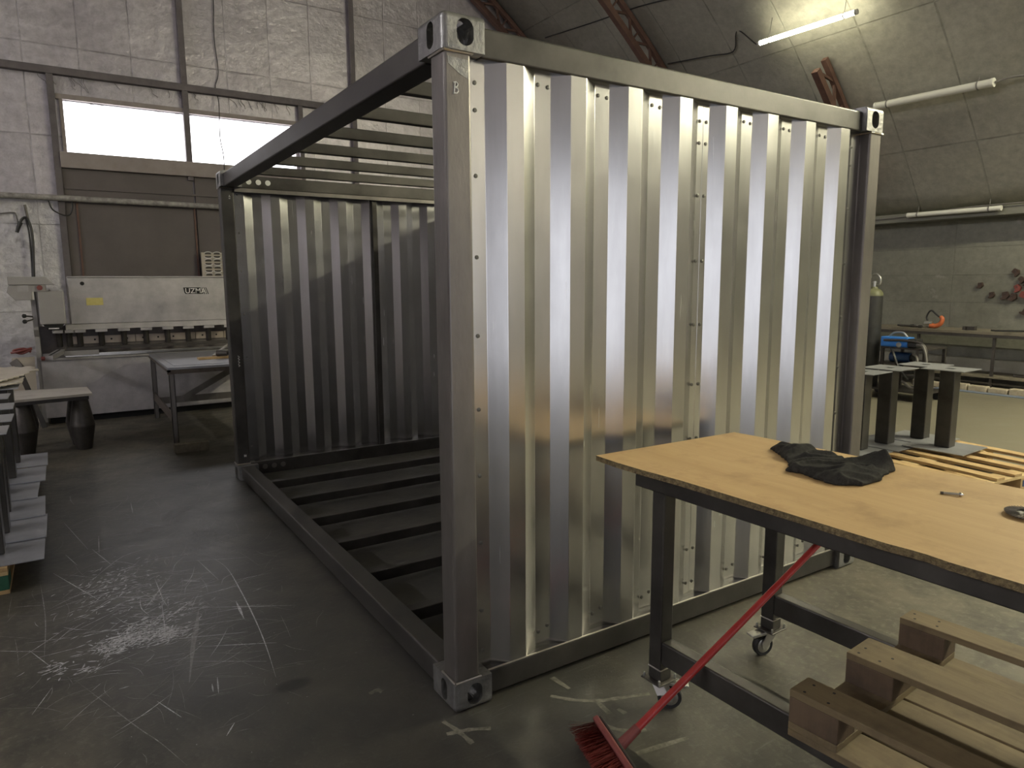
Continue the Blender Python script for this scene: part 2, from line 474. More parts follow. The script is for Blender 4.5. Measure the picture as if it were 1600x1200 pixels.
TYRE = [[(0.367,-0.092),(0.428,-0.164),(0.502,-0.219),(0.574,-0.247),(0.699,-0.292)],
    [(0.494,-0.219),(0.485,-0.304)],
    [(0.447,0.008),(0.458,-0.094)],
    [(0.418,-0.328),(0.441,-0.382),(0.489,-0.429),(0.533,-0.449)],
    [(0.416,-0.525),(0.625,-0.561)],
    [(0.53,-0.298),(0.535,-0.336)],
    [(-0.055,-0.005),(-0.036,-0.082),(-0.026,-0.172)],
    [(-0.078,-0.078),(0.0,-0.099),(0.07,-0.136)],
    [(-0.217,0.308),(-0.183,0.316),(-0.169,0.294)]]
bm = BM(); box(bm, -19.2, 10.95, YF - .2, YB + .2, -.15, 0)
random.seed(21); SZ = [0]
def stroke(pts, w, mi, taper=True):
    """a scratch worn into the floor surface: a thin tapered strip of the floor mesh"""
    P = smooth_curve([(a, b, 0) for a, b in pts], 5) if len(pts) > 2 else [Vector((*pts[0], 0)), (Vector((*pts[0], 0)) + Vector((*pts[1], 0))) / 2, Vector((*pts[1], 0))]
    SZ[0] += 1; z = .0004 + .0000012 * (SZ[0] % 400); n = len(P); prev = None
    for i, p in enumerate(P):
        d = (P[min(i + 1, n - 1)] - P[max(i - 1, 0)]).normalized(); s_ = Vector((-d.y, d.x, 0))
        k = w * 1.3 * (.5 if not taper else max(.12, math.sin(PI * (i + .15) / (n - .7))) * .5) * random.uniform(.75, 1.2)
        cur = [bm.verts.new((p.x + s_.x * k, p.y + s_.y * k, z)), bm.verts.new((p.x - s_.x * k, p.y - s_.y * k, z))]
        if prev: f = bm.faces.new((prev[0], prev[1], cur[1], cur[0])); f.material_index = mi
        prev = cur
for k, l in enumerate(SCRAPES):
    stroke(l, {6: .018, 10: .012, 8: .010, 3: .009, 9: .008}.get(k, random.uniform(.003, .0055)), 1 if k not in (1, 6, 12, 15) else 2)
for l in TYRE: stroke(l, .015, 3, False)
def cluster(cx, cy, sx, sy, n, l0, l1, w0, w1, mi, ang=None, spread=.5):
    for i in range(n):
        x, y = random.gauss(cx, sx), random.gauss(cy, sy); a = random.uniform(0, PI) if ang is None else random.gauss(ang, spread); l = random.uniform(l0, l1) / 2
        m = random.gauss(0, l * .12)
        if x > -.06: continue
        stroke([(x - l * math.cos(a), y - l * math.sin(a)), (x - m * math.sin(a), y + m * math.cos(a)), (x + l * math.cos(a), y + l * math.sin(a))], random.uniform(w0, w1), mi)
cluster(-.88, 1.65, .20, .38, 150, .05, .30, .0012, .0028, 1, .2, .7)
cluster(-.80, 1.75, .28, .55, 160, .05, .35, .001, .0024, 2)
cluster(-.70, 1.25, .17, .22, 70, .10, .40, .0012, .0024, 2, -.3, .35)
cluster(-.75, 2.7, .30, .55, 90, .05, .30, .0012, .0028, 2, .3, .8)
cluster(-.75, 3.6, .3, .6, 50, .05, .4, .0015, .004, 2)
cluster(-.85, .7, .3, .35, 60, .04, .25, .001, .0022, 2)
for (cx, cy, sx, sy, n) in ((-1.0, 1.31, .060, .055, 300), (-.83, 1.27, .045, .04, 180), (-1.25, 1.21, .035, .04, 40), (-.98, 2.10, .09, .14, 120), (-.90, 1.42, .06, .05, 90), (-1.13, 1.13, .03, .02, 25), (-.72, 1.5, .05, .06, 60), (-.95, 1.8, .13, .2, 160)):
    cluster(cx, cy, sx, sy, n, .006, .05, .0018, .007, 1, .35, .6)
cluster(.55, -.35, .30, .22, 40, .04, .3, .0015, .004, 2)
cluster(-.8, 1.7, .5, 1.0, 350, .003, .010, .0015, .004, 2)
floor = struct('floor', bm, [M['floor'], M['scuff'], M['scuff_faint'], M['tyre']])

bm = BM(); uvl = bm.loops.layers.uv.new('UVMap')
NS = 96; prevs = None
for i in range(NS + 1):
    t = A0 + (PI - 2 * A0) * i / NS
    cur = [bm.verts.new((XC + RV * math.cos(t), y, ZC + RV * math.sin(t))) for y in (YF, YB)]
    if prevs:
        f = bm.faces.new((prevs[0], prevs[1], cur[1], cur[0]))
        s0, s1 = RV * (A0 + (PI - 2 * A0) * (i - 1) / NS), RV * t
        for lp, uv in zip(f.loops, ((YF, s0), (YB, s0), (YB, s1), (YF, s1))): lp[uvl].uv = (uv[0] + 20.4, uv[1] + .35)
    prevs = cur
ceil = struct('ceiling', bm, M['vault'], smooth=True)
sm = ceil.modifiers.new('skin', 'SOLIDIFY'); sm.thickness = .12; sm.offset = 1

def gable(name, y, out, holes, mat, thick=.18):
    xs = sorted(set([XC + RV * math.cos(A0 + (PI - 2 * A0) * i / 60) for i in range(61)] + [h[0] for h in holes] + [h[1] for h in holes] + [-1.0]))
    bm = BM(); uvl = bm.loops.layers.uv.new('UVMap')
    def quad(p, mi=0):
        vs = [bm.verts.new((a, y, b)) for a, b in p]
        f = bm.faces.new(vs if out > 0 else vs[::-1]); f.material_index = mi
        for lp in f.loops: lp[uvl].uv = (lp.vert.co.x + 30, lp.vert.co.z)
    for a, b in zip(xs, xs[1:]):
        cuts = [(h[2], h[3]) for h in holes if h[0] <= a + 1e-6 and h[1] >= b - 1e-6]
        z0 = 0.
        for c0, c1 in cuts:
            if c0 > z0: quad(((a, z0), (b, z0), (b, c0), (a, c0)))
            z0 = c1
        # lower strip of the back gable left of the big door is bare torn foil
        if len(mat) > 1 and b <= -.99 and not cuts:
            quad(((a, 0), (b, 0), (b, 2.8), (a, 2.8)), 1); z0 = 2.8
        quad(((a, z0), (b, z0), (b, vz(b)), (a, vz(a))))
    for a, b in ((XC + RV * math.cos(A0), 10.95), (-19.42, XC - RV * math.cos(A0))): quad(((a, 0), (b, 0), (b, 2.645), (a, 2.645)))
    bmesh.ops.remove_doubles(bm, verts=bm.verts, dist=.0005)
    o = struct(name, bm, mat)
    s = o.modifiers.new('skin', 'SOLIDIFY'); s.thickness = thick; s.offset = -1 if out > 0 else -1
    return o

WX0, WX1, WZ0, WZ1 = -.87, 2.42, 3.48, 4.21
gable('wall_back', YB, 1, [(WX0, WX1, WZ0, WZ1)], [M['gable'], M['gable_pale']])
GX0, GX1, GZ = -2.6, 4.6, 3.4
gable('wall_front', YF, -1, [(GX0, GX1, 0., GZ)], [M['gable']])

# right wall: upright sheets recessed under the vault's springing ledge
def upright(name, x, face, mat, ztop=2.62):
    bm = BM(); uvl = bm.loops.layers.uv.new('UVMap')
    box(bm, min(x, x + face), max(x, x + face), YF, YB, 0, ztop)
    for f in bm.faces:
        for lp in f.loops: lp[uvl].uv = (lp.vert.co.y + 20.6, lp.vert.co.z - .35 + 4.2)
    return struct(name, bm, mat)
upright('wall_right', 10.8, .12, M['wallr'])
upright('wall_left', -19.28, -.12, M['wallr'])
bm = BM(); box(bm, 10.44, 10.92, YF, YB, 2.52, 2.66); struct('trim_1', bm, M['wallr'], bevel=.01)
bm = BM(); box(bm, -19.4, -18.92, YF, YB, 2.52, 2.66); struct('trim_2', bm, M['wallr'], bevel=.01)
bm = BM(); box(bm, 10.62, 10.8, YF, YB, 0, .40); struct('baseboard_right', bm, M['concrete'], bevel=.01)

# gable framing: girder, posts (painted channels)
bm = BM(); box(bm, -12, 6.6, YB - .10, YB + .02, 4.53, 4.63); struct('trim_3', bm, M['girder'], bevel=.006)
for k, (x0, x1, z0, z1) in enumerate([(.705, .79, 3.2, vz(.75) - .02), (3.40, 3.485, 2.2, vz(3.44) - .02), (2.47, 2.545, 2.9, 4.53), (-1.03, -.945, 0, 4.53), (-5.0, -4.9, 0, vz(-5.) - .03)]):
    bm = BM(); box(bm, x0, x1, YB - .09, YB + .02, z0, z1); struct('trim_%d' % (k + 4), bm, M['girder'], bevel=.006)
# window band
win = BM(); fw = .05
box(win, WX0 - .07, WX1 + .05, YB - .06, YB + .06, WZ1, WZ1 + .07)
wf = struct('window_1', win, M['tan'], bevel=.005)
bm = BM(); box(bm, WX0 - .08, WX1 + .05, YB - .12, YB + .06, WZ0 - .22, WZ0); struct('window_sill', bm, M['tan'], wf, bevel=.008)
bm = BM(); box(bm, WX0 - .03, WX0 + .015, YB - .04, YB + .1, WZ0, WZ1); struct('window_jamb', bm, M['tan'], wf)
for x0, x1 in ((WX0, .72), (.775, WX1)):
    bm = BM(); box(bm, x0, x1, YB + .10, YB + .12, WZ0, WZ1); struct('window_pane', bm, M['window'], wf)
# cracked strip of board ends over the window: loose fibres
bm = BM(); random.seed(3)
for k in range(26):
    x = random.uniform(-1.5, 2.4); z = 4.52; pts = [(x, YB - .03, z)]
    for j in range(random.randint(2, 4)):
        x += random.uniform(-.015, .05); z -= random.uniform(.02, .05); pts.append((x, YB - .02, z))
    tube(bm, pts, .004, 4)
for k in range(12):
    x = random.uniform(-.8, 2.2); z = 4.205; pts = [(x, YB + .02, z)]
    for j in range(3):
        x += random.uniform(.03, .10); z -= random.uniform(-.01, .02); pts.append((x, YB + .02, z))
    tube(bm, pts, .003, 4)
fib = tag(obj('hanging_fibre', bm, M['grey_cable']), 'frayed dark fibres hanging along the girder above the bright window', 'fibre'); fib['kind'] = 'stuff'
# brown double door under the window
bm = BM(); box(bm, -.945, .775, YB - .05, YB + .02, 0.02, 3.26); d = struct('door_1', bm, M['door'], bevel=.006)
bm = BM(); box(bm, .80, 2.47, YB - .05, YB + .02, 0.02, 3.26); struct('door_leaf', bm, M['door'], d, bevel=.006)
bm = BM()
for x in (-.80, .77): bar(bm, (x, YB - .06, .05), (x, YB - .06, 2.78), .025, .02, (0, 1, 0))
struct('door_strip', bm, M['rust'], d)
bm = BM(); box(bm, -.93, 2.46, YB - .07, YB - .03, 2.97, 3.0); struct('door_rail', bm, M['door'], d)
# gate opening behind the camera: jambs and lintel
bm = BM()
box(bm, GX0 - .15, GX0, YF - .2, YF + .06, 0, GZ + .15); box(bm, GX1, GX1 + .15, YF - .2, YF + .06, 0, GZ + .15); box(bm, GX0, GX1, YF - .2, YF + .06, GZ, GZ + .15)
struct('door_2', bm, M['girder'])

# lattice roof arches just under the vault
def arch(y, label, t1=None):
    t = thing('roof_arch', label, 'roof truss', (10.3, y, 2.8), 0, 'lattice roof arches')
    t0 = A0 + .03; t1 = t1 or PI / 2 + .45
    def pt(r, a, dy=0): return Vector((XC + r * math.cos(a), y + dy, ZC + r * math.sin(a)))
    for nm, r, w in (('outer_chord', 17.93, .08), ('inner_chord', 17.66, .10)):
        bm = BM(); n = 44 if t1 > 1. else 8
        rings = []
        for i in range(n + 1):
            a = t0 + (t1 - t0) * i / n
            rings.append([bm.verts.new(pt(r + dr, a, dy)) for dr, dy in ((-w / 2, -w / 2), (w / 2, -w / 2), (w / 2, w / 2), (-w / 2, w / 2))])
        for a_, b_ in zip(rings, rings[1:]):
            for k in range(4): bm.faces.new((a_[k], a_[(k + 1) % 4], b_[(k + 1) % 4], b_[k]))
        bm.faces.new(rings[0][::-1]); bm.faces.new(rings[-1])
        bmesh.ops.recalc_face_normals(bm, faces=bm.faces)
        obj(nm, bm, M['rust'], t)
    bm = BM(); n = int((t1 - t0) * 17.8 / .62)
    for i in range(n):
        a = t0 + (t1 - t0) * i / n; b = t0 + (t1 - t0) * (i + .5) / n; c = t0 + (t1 - t0) * (i + 1) / n
        bar(bm, pt(17.66, a), pt(17.93, b), .035, .035); bar(bm, pt(17.93, b), pt(17.66, c), .035, .035)
        bar(bm, pt(17.66, a), pt(17.93, a), .025, .025)
    obj('lattice_web', bm, M['rust'], t)
arch(9.9, 'rust-brown lattice roof arch hard against the window gable')
arch(7.27, 'rust-brown lattice roof arch above the middle of the corrugated container face')
arch(4.47, 'short rust-brown lattice roof arch ending below the lit ceiling tube', A0 + .16)

# ------------------------------------------------------------------ lamps
def lamp(label, a, b, r, lit, group, cable=None):
    a, b = Vector(a), Vector(b)
    t = thing('tube_lamp', label, 'ceiling light', tuple((a + b) / 2), 0, group)
    bm = BM(); d = (b - a).normalized()
    tube(bm, [a + d * .03, b - d * .03], r, 14); obj('light_tube', bm, ((M['fill_cool'] if a.x < 0 else M['lamp_row']) if 'beyond' in group else M['lamp_on']) if lit else M['lamp_off'], t, smooth=True)
    for p, q in ((a, a + d * .035), (b - d * .035, b)):
        bm = BM(); tube(bm, [p, q], r * 1.08, 14); obj('end_cap', bm, M['lamp_off'], t, smooth=True)
    for f in (.12, .88):
        p = a + (b - a) * f
        bm = BM(); lathe(bm, [(r + .001, -.008), (r + .006, -.008), (r + .006, .008), (r + .001, .008)], (0, 0, 0), 14, 'y')
        bm.transform(Matrix.Translation(p))
        tube(bm, [p + Vector((0, 0, r)), p + Vector((.08, .02, r + .30 if lit else r + .16))], .004, 5)
        obj('hanging_strap', bm, M['grey_cable'], t)
    return t
lamp('lit yellow-white ceiling tube, the only glowing lamp in view', (7.94, 5.12, 5.096), (7.965, 3.585, 5.076), .032, True, 'tube lamps in view')
lamp('unlit white ceiling tube reaching right from the container top corner', (9.17, 3.98, 4.12), (9.19, 2.42, 4.10), .052, False, 'tube lamps in view')
lamp('unlit white tube lamp low on the right wall ledge above the workbench', (10.36, 4.03, 2.62), (10.37, 2.70, 2.615), .036, False, 'tube lamps in view')
for i, (x, y0) in enumerate([(7.95, -1.5), (7.95, -3.6), (7.95, -6.0), (-13.5, 4.5), (-13.5, 1.), (-13.5, -3.)]):  # cool row at the left is unseen fill, added to brighten vault and gable
    z = vz(x) - .5
    lamp('lit ceiling tube high up in an unseen row beyond the view', (x, y0 + 1.5, z), (x + .01, y0, z), .032, True, 'tube lamps beyond the frame')
def wire(name, pts, r, mat, label, cat, group=None, n=6):
    pts = smooth_curve(pts, n) if len(pts) > 2 else pts
    bm = BM(); tube(bm, pts, r, 6)
    return single(name, bm, mat, label, cat, tuple(pts[0]), group, smooth=True)
wire('lamp_cable', [(7.13, 9.45, 6.25), (7.25, 8.2, 6.17), (7.33, 7.05, 6.10), (7.42, 6.2, 6.0)], .010, M['cable'], 'thin dark cable sagging along the vault between the two far arches', 'cable')
wire('lamp_cable', [(8.14, 7.18, 5.36), (8.2, 6.3, 5.27), (8.25, 5.85, 5.23), (8.10, 5.68, 5.42), (8.09, 5.6, 5.44), (8.15, 5.35, 5.2), (7.94, 5.13, 5.1)], .010, M['cable'], 'dark cable looping up just before the lit ceiling tube', 'cable')
wire('lamp_cable', [(9.19, 2.41, 4.10), (9.2, 2.2, 4.12), (9.22, 1.8, 4.07), (9.24, 1.2, 4.04)], .014, M['grey_cable'], 'grey cable leaving the right end of the unlit ceiling tube', 'cable')
wire('ledge_cable', [(10.425, 5.4, 2.63), (10.425, 4.6, 2.60), (10.42, 4.08, 2.61), (10.40, 3.2, 2.665), (10.40, 2.2, 2.67), (10.40, 1., 2.67)], .010, M['grey_cable'], 'grey cable running along the right wall ledge', 'cable')

# ------------------------------------------------------------------ the container
W, LEN, H = 2.5675, 3.916, 2.465
CX, CY, CZ = .158, .182, .118
cont = thing('container_frame', 'open-sided steel container frame with corrugated metal end panels', 'container', (0, 0, 0))

def obround(bm, c, u, v, n, hw, hh, depth):
    """cutter: obround prism of half sizes hw (along u), hh (along v), depth along n from c"""
    c, u, v, n = map(Vector, (c, u, v, n)); pts = []
    for k in range(24):
        a = 2 * PI * (k + .5) / 24; ca, sa = math.cos(a), math.sin(a)
        pts.append(c - n * .01 + u * hw * ca + v * ((hh - hw) * (1 if sa > 0 else -1) + hw * sa))
    a_ = [bm.verts.new(p) for p in pts]; b_ = [bm.verts.new(p + n * (depth + .01)) for p in pts]
    bm.faces.new(a_); bm.faces.new(b_[::-1])
    for k in range(24): bm.faces.new((a_[k], b_[k], b_[(k + 1) % 24], a_[(k + 1) % 24]))
    bmesh.ops.recalc_face_normals(bm, faces=bm.faces)

def baked(o):
    """apply the modifiers of o to its mesh"""
    dg = bpy.context.evaluated_depsgraph_get(); dg.update()
    me = bpy.data.meshes.new_from_object(o.evaluated_get(dg)); o.modifiers.clear(); old = o.data; o.data = me
    bpy.data.meshes.remove(old)

def casting(x0, y0, z0, top):
    x1, y1, z1 = x0 + CX, y0 + CY, z0 + CZ
    xo = -1 if x0 < W / 2 else 1; yo = -1 if y0 < LEN / 2 else 1
    bm = BM(); box(bm, x0, x1, y0, y1, z0, z1)
    xs = x0 if xo < 0 else x1; ys = y0 if yo < 0 else y1; zs = z1 if top else z0
    es = []
    for e in bm.edges:
        a, b = e.verts[0].co, e.verts[1].co
        n = (abs(a.x - xs) < 1e-6 and abs(b.x - xs) < 1e-6) + (abs(a.y - ys) < 1e-6 and abs(b.y - ys) < 1e-6) + (abs(a.z - zs) < 1e-6 and abs(b.z - zs) < 1e-6)
        if n >= 2: es.append(e)
    bmesh.ops.bevel(bm, geom=es, offset=.019, segments=5, affect='EDGES', profile=.5)
    o = obj('corner_casting', bm, M['casting'], cont)
    for cpos, u, v, n, hw, hh, dp in ((((x0 + x1) / 2 - xo * .005, ys, (z0 + z1) / 2), (1, 0, 0), (0, 0, 1), (0, -yo, 0), .032, .043, .10),
                                  ((xs, (y0 + y1) / 2, (z0 + z1) / 2), (0, 1, 0), (0, 0, 1), (-xo, 0, 0), .025, .043, .09),
                                  (((x0 + x1) / 2, (y0 + y1) / 2, zs), (1, 0, 0), (0, 1, 0), (0, 0, -1 if top else 1), .032, .058, .02)):
        cb_ = BM(); obround(cb_, cpos, u, v, n, hw, hh, dp)
        c_ = obj('cutter', cb_, M['dark'])
        m = o.modifiers.new('hole', 'BOOLEAN'); m.operation = 'DIFFERENCE'; m.object = c_; m.solver = 'EXACT'
        baked(o)
        bpy.data.objects.remove(c_)
    return o
for x0 in (0, W - CX):
    for y0 in (0, LEN - CY):
        casting(x0, y0, 0, False); casting(x0, y0, H - CZ, True)
# posts
PS, PO = .100, .008
for x0 in (PO, W - PO - PS):
    for y0 in (PO, LEN - PO - PS):
        bm = BM(); box(bm, x0, x0 + PS, y0, y0 + PS, CZ, H - CZ)
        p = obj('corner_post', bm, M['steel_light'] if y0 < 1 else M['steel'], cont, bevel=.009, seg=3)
        for z in (CZ + .002, H - CZ - .004):
            a, b = x0 - .003, x0 + PS + .003; c, d_ = y0 - .003, y0 + PS + .003
            bm = BM(); tube(bm, [(a, c, z), (b, c, z), (b, d_, z), (a, d_, z), (a, c + .001, z)], .0055, 6); obj('weld_bead', bm, M['weld'], p)
        if x0 < 1 and y0 < 1:
            # handwritten chalk B near the top of the post
            bm = BM(); zb, xb = 2.210, .040
            def st(pts): tube(bm, [(xb + a, PO - .0014, zb + b) for a, b in pts], .0024, 5)
            st([(.002, .0), (.004, .018), (.006, .035)]); st([(.0, .033), (.010, .036), (.017, .031), (.014, .023), (.006, .019)])
            st([(.006, .019), (.016, .016), (.018, .008), (.012, .001), (.0, .0)])
            obj('chalk_letter', bm, M['chalk'], p)
            # bright ground patch under the weld
            bm = BM(); yy = PO - .0012
            prism(bm, [(x0 + .012, yy, H - CZ - .022), (x0 + .09, yy, H - CZ - .026), (x0 + .088, yy, H - CZ - .085), (x0 + .06, yy, H - CZ - .075), (x0 + .014, yy, H - CZ - .045)], (0, .0008, 0))
            obj('ground_patch', bm, M['casting'], p)
        if x0 < 1 and y0 > 1:
            bm = BM(); yy = y0 - .0006
            def st(pts): tube(bm, [(a, yy, b) for a, b in pts], .0025, 5)
            for k, zz in enumerate((1.02, 1.0, .975, .95)):     # faint chalked figures reading downwards
                st([(.062, zz), (.075, zz - .012), (.064, zz - .018)])
            st([(.068, 2.262), (.080, 2.262)]); st([(.070, 2.272), (.074, 2.288), (.079, 2.272)])
            st([(.066, .178), (.066, .198)]); st([(.078, .178), (.078, .198)]); st([(.066, .188), (.078, .188)])
            obj('chalk_mark', bm, M['chalk'], p)
# rails
RR = .026
def rail(name, x0, x1, y0, y1, z0, z1): 
    bm = BM(); box(bm, x0, x1, y0, y1, z0, z1); return obj(name, bm, M['steel'], cont, bevel=.008, seg=3)
T0, T1 = H - .122, H - .022
B0, B1 = .016, .116
far_top = None
for z0, z1, nm in ((T0, T1, 'top_rail'), (B0, B1, 'bottom_rail')):
    rail(nm, CX, W - CX, RR, RR + .1, z0, z1)
    fr = rail(nm, CX, W - CX, LEN - RR - .1, LEN - RR, z0, z1)
    rail(nm, RR - .004, RR + .096, CY, LEN - CY, z0, z1)
    rail(nm, W - RR - .1, W - RR, CY, LEN - CY, z0, z1)
    # three round bolt holes beside the far left corner
    zz = 2.397 if nm == 'top_rail' else .078
    for x in (.222, .296, .370):
        yy = LEN - RR - .1
        bm = BM(); lathe(bm, [(.0005, -.0015), (.013, -.0015), (.013, .004), (.0005, .004)], (x, yy, zz), 16, 'y'); h = obj('bolt_hole', bm, M['dark'], fr)
        bm = BM(); lathe(bm, [(.015, -.002), (.021, -.002), (.021, .002), (.015, .002)], (x, yy, zz), 20, 'y')
        obj('chalk_ring' if nm == 'top_rail' else 'hole_rim', bm, M['chalk'] if nm == 'top_rail' else M['steel_light'], fr)
# cross bars of roof and floor
for k in range(6):
    y = .69 + .508 * k
    bm = BM(); box(bm, RR + .09, W - RR - .09, y, y + .04, 2.378, 2.438); obj('roof_bar', bm, M['steel'], cont, bevel=.004)
    bm = BM(); box(bm, RR + .09, W - RR - .09, y, y + .06, .032, .092); obj('floor_bar', bm, M['steel'], cont, bevel=.004)

# corrugated panels: profile (s along, d outward) pushed up from z0 to z1
def profile(s0, n, lead, tail, end):
    pts = [(s0 - lead, 0.)]
    s = s0
    for k in range(n):
        pts += [(s, 0.), (s + .071, 1.), (s + .144, 1.), (s + .209, 0.)]
        s += .2825
    pts.append((end, 0.))
    return pts
def corrugated(pts, org, along, outw, z0, z1, name, depth=.031, thick=.0025):
    org, along, outw = map(Vector, (org, along, outw))
    bm = BM()
    lo = [bm.verts.new(org + along * s + outw * d * depth + Vector((0, 0, z0))) for s, d in pts]
    hi = [bm.verts.new(org + along * s + outw * d * depth + Vector((0, 0, z1))) for s, d in pts]
    for i in range(len(pts) - 1): bm.faces.new((lo[i], lo[i + 1], hi[i + 1], hi[i]))
    o = obj(name, bm, M['alu'], cont)
    m = o.modifiers.new('gauge', 'SOLIDIFY'); m.thickness = thick; m.offset = 0
    b = o.modifiers.new('bend', 'BEVEL'); b.width = .003; b.segments = 2; b.limit_method = 'ANGLE'; b.angle_limit = .3
    return o
def rivets(panel, spots, outw, y):
    for (s, z, r) in spots:
        bm = BM(); lathe(bm, [(.0004, .0), (r, .0), (r * .9, -.003 * outw), (r * .45, -.004 * outw), (.0004, -.004 * outw)], (s, y - .0012 * outw, z), 10, 'y')
        obj('rivet', bm, M['rivet'], panel, smooth=True)
PZ0, PZ1 = .112, H - .120
YP = .060
for s0, n, lead, end, left in ((.19, 4, .080, 1.2816, True), (1.3185, 4, .0365, 2.452, False)):
    pts = profile(s0, n, lead, 0, end)
    p = corrugated(pts, (0, YP, 0), (1, 0, 0), (0, -1, 0), PZ0, PZ1, 'corrugated_panel')
    spots = []
    for k in range(1, n):
        c = s0 + .2825 * k
        spots += [(c - .058, PZ1 - .045, .008), (c - .014, PZ1 - .048, .008), (c - .058, PZ0 + .075, .008), (c - .014, PZ0 + .09, .008)]
    e0 = s0 - (.040 if left else .018)
    e1 = end - (.022 if left else .075)
    for z in (.135 + .05, .30 + .05, .62, .88, 1.13, 1.40, 1.68, 1.96, 2.18, 2.27):
        spots.append((e0, z, .008)); spots.append((e1, z, .008))
    rivets(p, spots, 1, YP)
    # far end: the same panel turned round, seen from inside
    q = corrugated(pts, (0, LEN - YP, 0), (1, 0, 0), (0, 1, 0), PZ0, PZ1, 'corrugated_panel')
    if left: rivets(q, [(s0 - .05, z, .007) for z in (.25, .6, 1.0, 1.35, 1.7, 2.0, 2.3)], 1, LEN - YP)
# closed right side: three panels
for k in range(3):
    y0 = .19 + k * 1.20
    corrugated(profile(y0, 4, .07, 0, min(y0 + 1.125, LEN - .11)), (W - YP, 0, 0), (0, 1, 0), (1, 0, 0), PZ0, PZ1, 'corrugated_panel')
# far joint stud and the flange strip under the far top rail
bm = BM(); box(bm, 1.262, 1.308, LEN - YP - .030, LEN - YP - .003, PZ0 + .003, PZ1 - .003); obj('joint_stud', bm, M['steel'], cont, bevel=.003)
bm = BM(); box(bm, .11, W - .11, LEN - RR - .100, LEN - RR - .085, T0 - .028, T0 + .002); obj('panel_flange', bm, M['steel_light'], cont)
bm = BM(); box(bm, .11, W - .11, LEN - RR - .104, LEN - RR - .08, B1 - .002, B1 + .010); obj('panel_flange', bm, M['steel'], cont)
bm = BM(); tube(bm, [(CX, RR + .002, B1 + .001), (W - CX, RR + .002, B1 + .001)], .0035, 6); obj('weld_bead', bm, M['weld'], cont)

# ------------------------------------------------------------------ workbench in the foreground
TA = -.026                                # table turned a little
TP = Vector((.611, -.28, 0)); TU = Vector((.9997, .026, 0)); TV = Vector((.026, -.9997, 0))
def tp(u, v, z): return TP + TU * u + TV * v + Vector((0, 0, z))
bench = thing('work_table', 'rolling steel work table with a bare tan plywood top', 'table', tuple(TP))
def tbox(bm, u0, u1, v0, v1, z0, z1):
    obox(bm, tp((u0 + u1) / 2, (v0 + v1) / 2, (z0 + z1) / 2), TU, TV, (0, 0, 1), (u1 - u0) / 2, (v1 - v0) / 2, (z1 - z0) / 2)
FW_, FL_ = .765, 2.15
ZT = .930
near = [(.577, -.098), (.572, -.22), (.577, -.36), (.592, -.52), (.596, -.75), (.598, -.986), (.6, -1.15), (.602, -1.22), (.609, -1.27), (.611, -1.31), (.606, -1.36), (.612, -1.51), (.62, -1.8), (.63, -2.35)]
far = [(1.46, -2.36), (1.43, -1.4), (1.405, -.95), (1.385, -.6), (1.362, -.215), (1.349, -.115)]
outline = near + far
bm = BM()
top = [bm.verts.new((x, y, ZT)) for x, y in outline]; bot = [bm.verts.new((x + random.uniform(-.002, .002), y, ZT - .020)) for x, y in outline]
f = bm.faces.new(top); bm.faces.new(bot[::-1])
for i in range(len(outline)):
    q = bm.faces.new((top[i], top[(i + 1) % len(outline)], bot[(i + 1) % len(outline)], bot[i])); q.material_index = 1
bmesh.ops.recalc_face_normals(bm, faces=bm.faces)
obj('table_top', bm, [M['ply'], M['ply_edge']], bench)
for nm, a in (('frame_rail', (0, .06, 0, FL_)), ('frame_rail', (FW_ - .06, FW_, 0, FL_)), ('frame_rail', (.06, FW_ - .06, 0, .04)), ('frame_rail', (.06, FW_ - .06, FL_ - .04, FL_))):
    bm = BM(); tbox(bm, *a, .850, ZT - .021); obj(nm, bm, M['steel'], bench, bevel=.005)
LEGS = [(.028, .062), (.70, .062), (.028, 2.03), (.70, 2.03)]
for (u, v) in LEGS:
    bm = BM(); tbox(bm, u, u + .06, v, v + .06, .1665, .849); lg = obj('leg', bm, M['steel'], bench, bevel=.005)
    bm = BM(); tbox(bm, u, u + .06, v, v + .06, .120, .1655); obj('leg_foot', bm, M['steel'], lg, bevel=.005)
    bm = BM(); a, b, c = tp(u, v + .061, .166), tp(u + .061, v + .061, .166), tp(u - .0005, v, .166)
    tube(bm, [b, a, c], .0027, 6); obj('weld_bead', bm, M['weld'], lg)
    bm = BM(); tbox(bm, u - .022, u + .082, v - .018, v + .078, .114, .120); pl = obj('base_plate', bm, M['guard'], lg, bevel=.008)
    for du, dv in ((-.012, -.008), (.072, -.008), (-.012, .068), (.072, .068)):
        bm = BM(); c = tp(u + du, v + dv, 0); lathe(bm, [(.0045, .118), (.0045, .134), (.002, .137)], (c.x, c.y, 0), 8); obj('plate_bolt', bm, M['zinc'], lg)
for u in (.03, .702):
    bm = BM(); tbox(bm, u, u + .056, .122, 2.03, .192, .280); obj('lower_rail', bm, M['steel'], bench, bevel=.006)
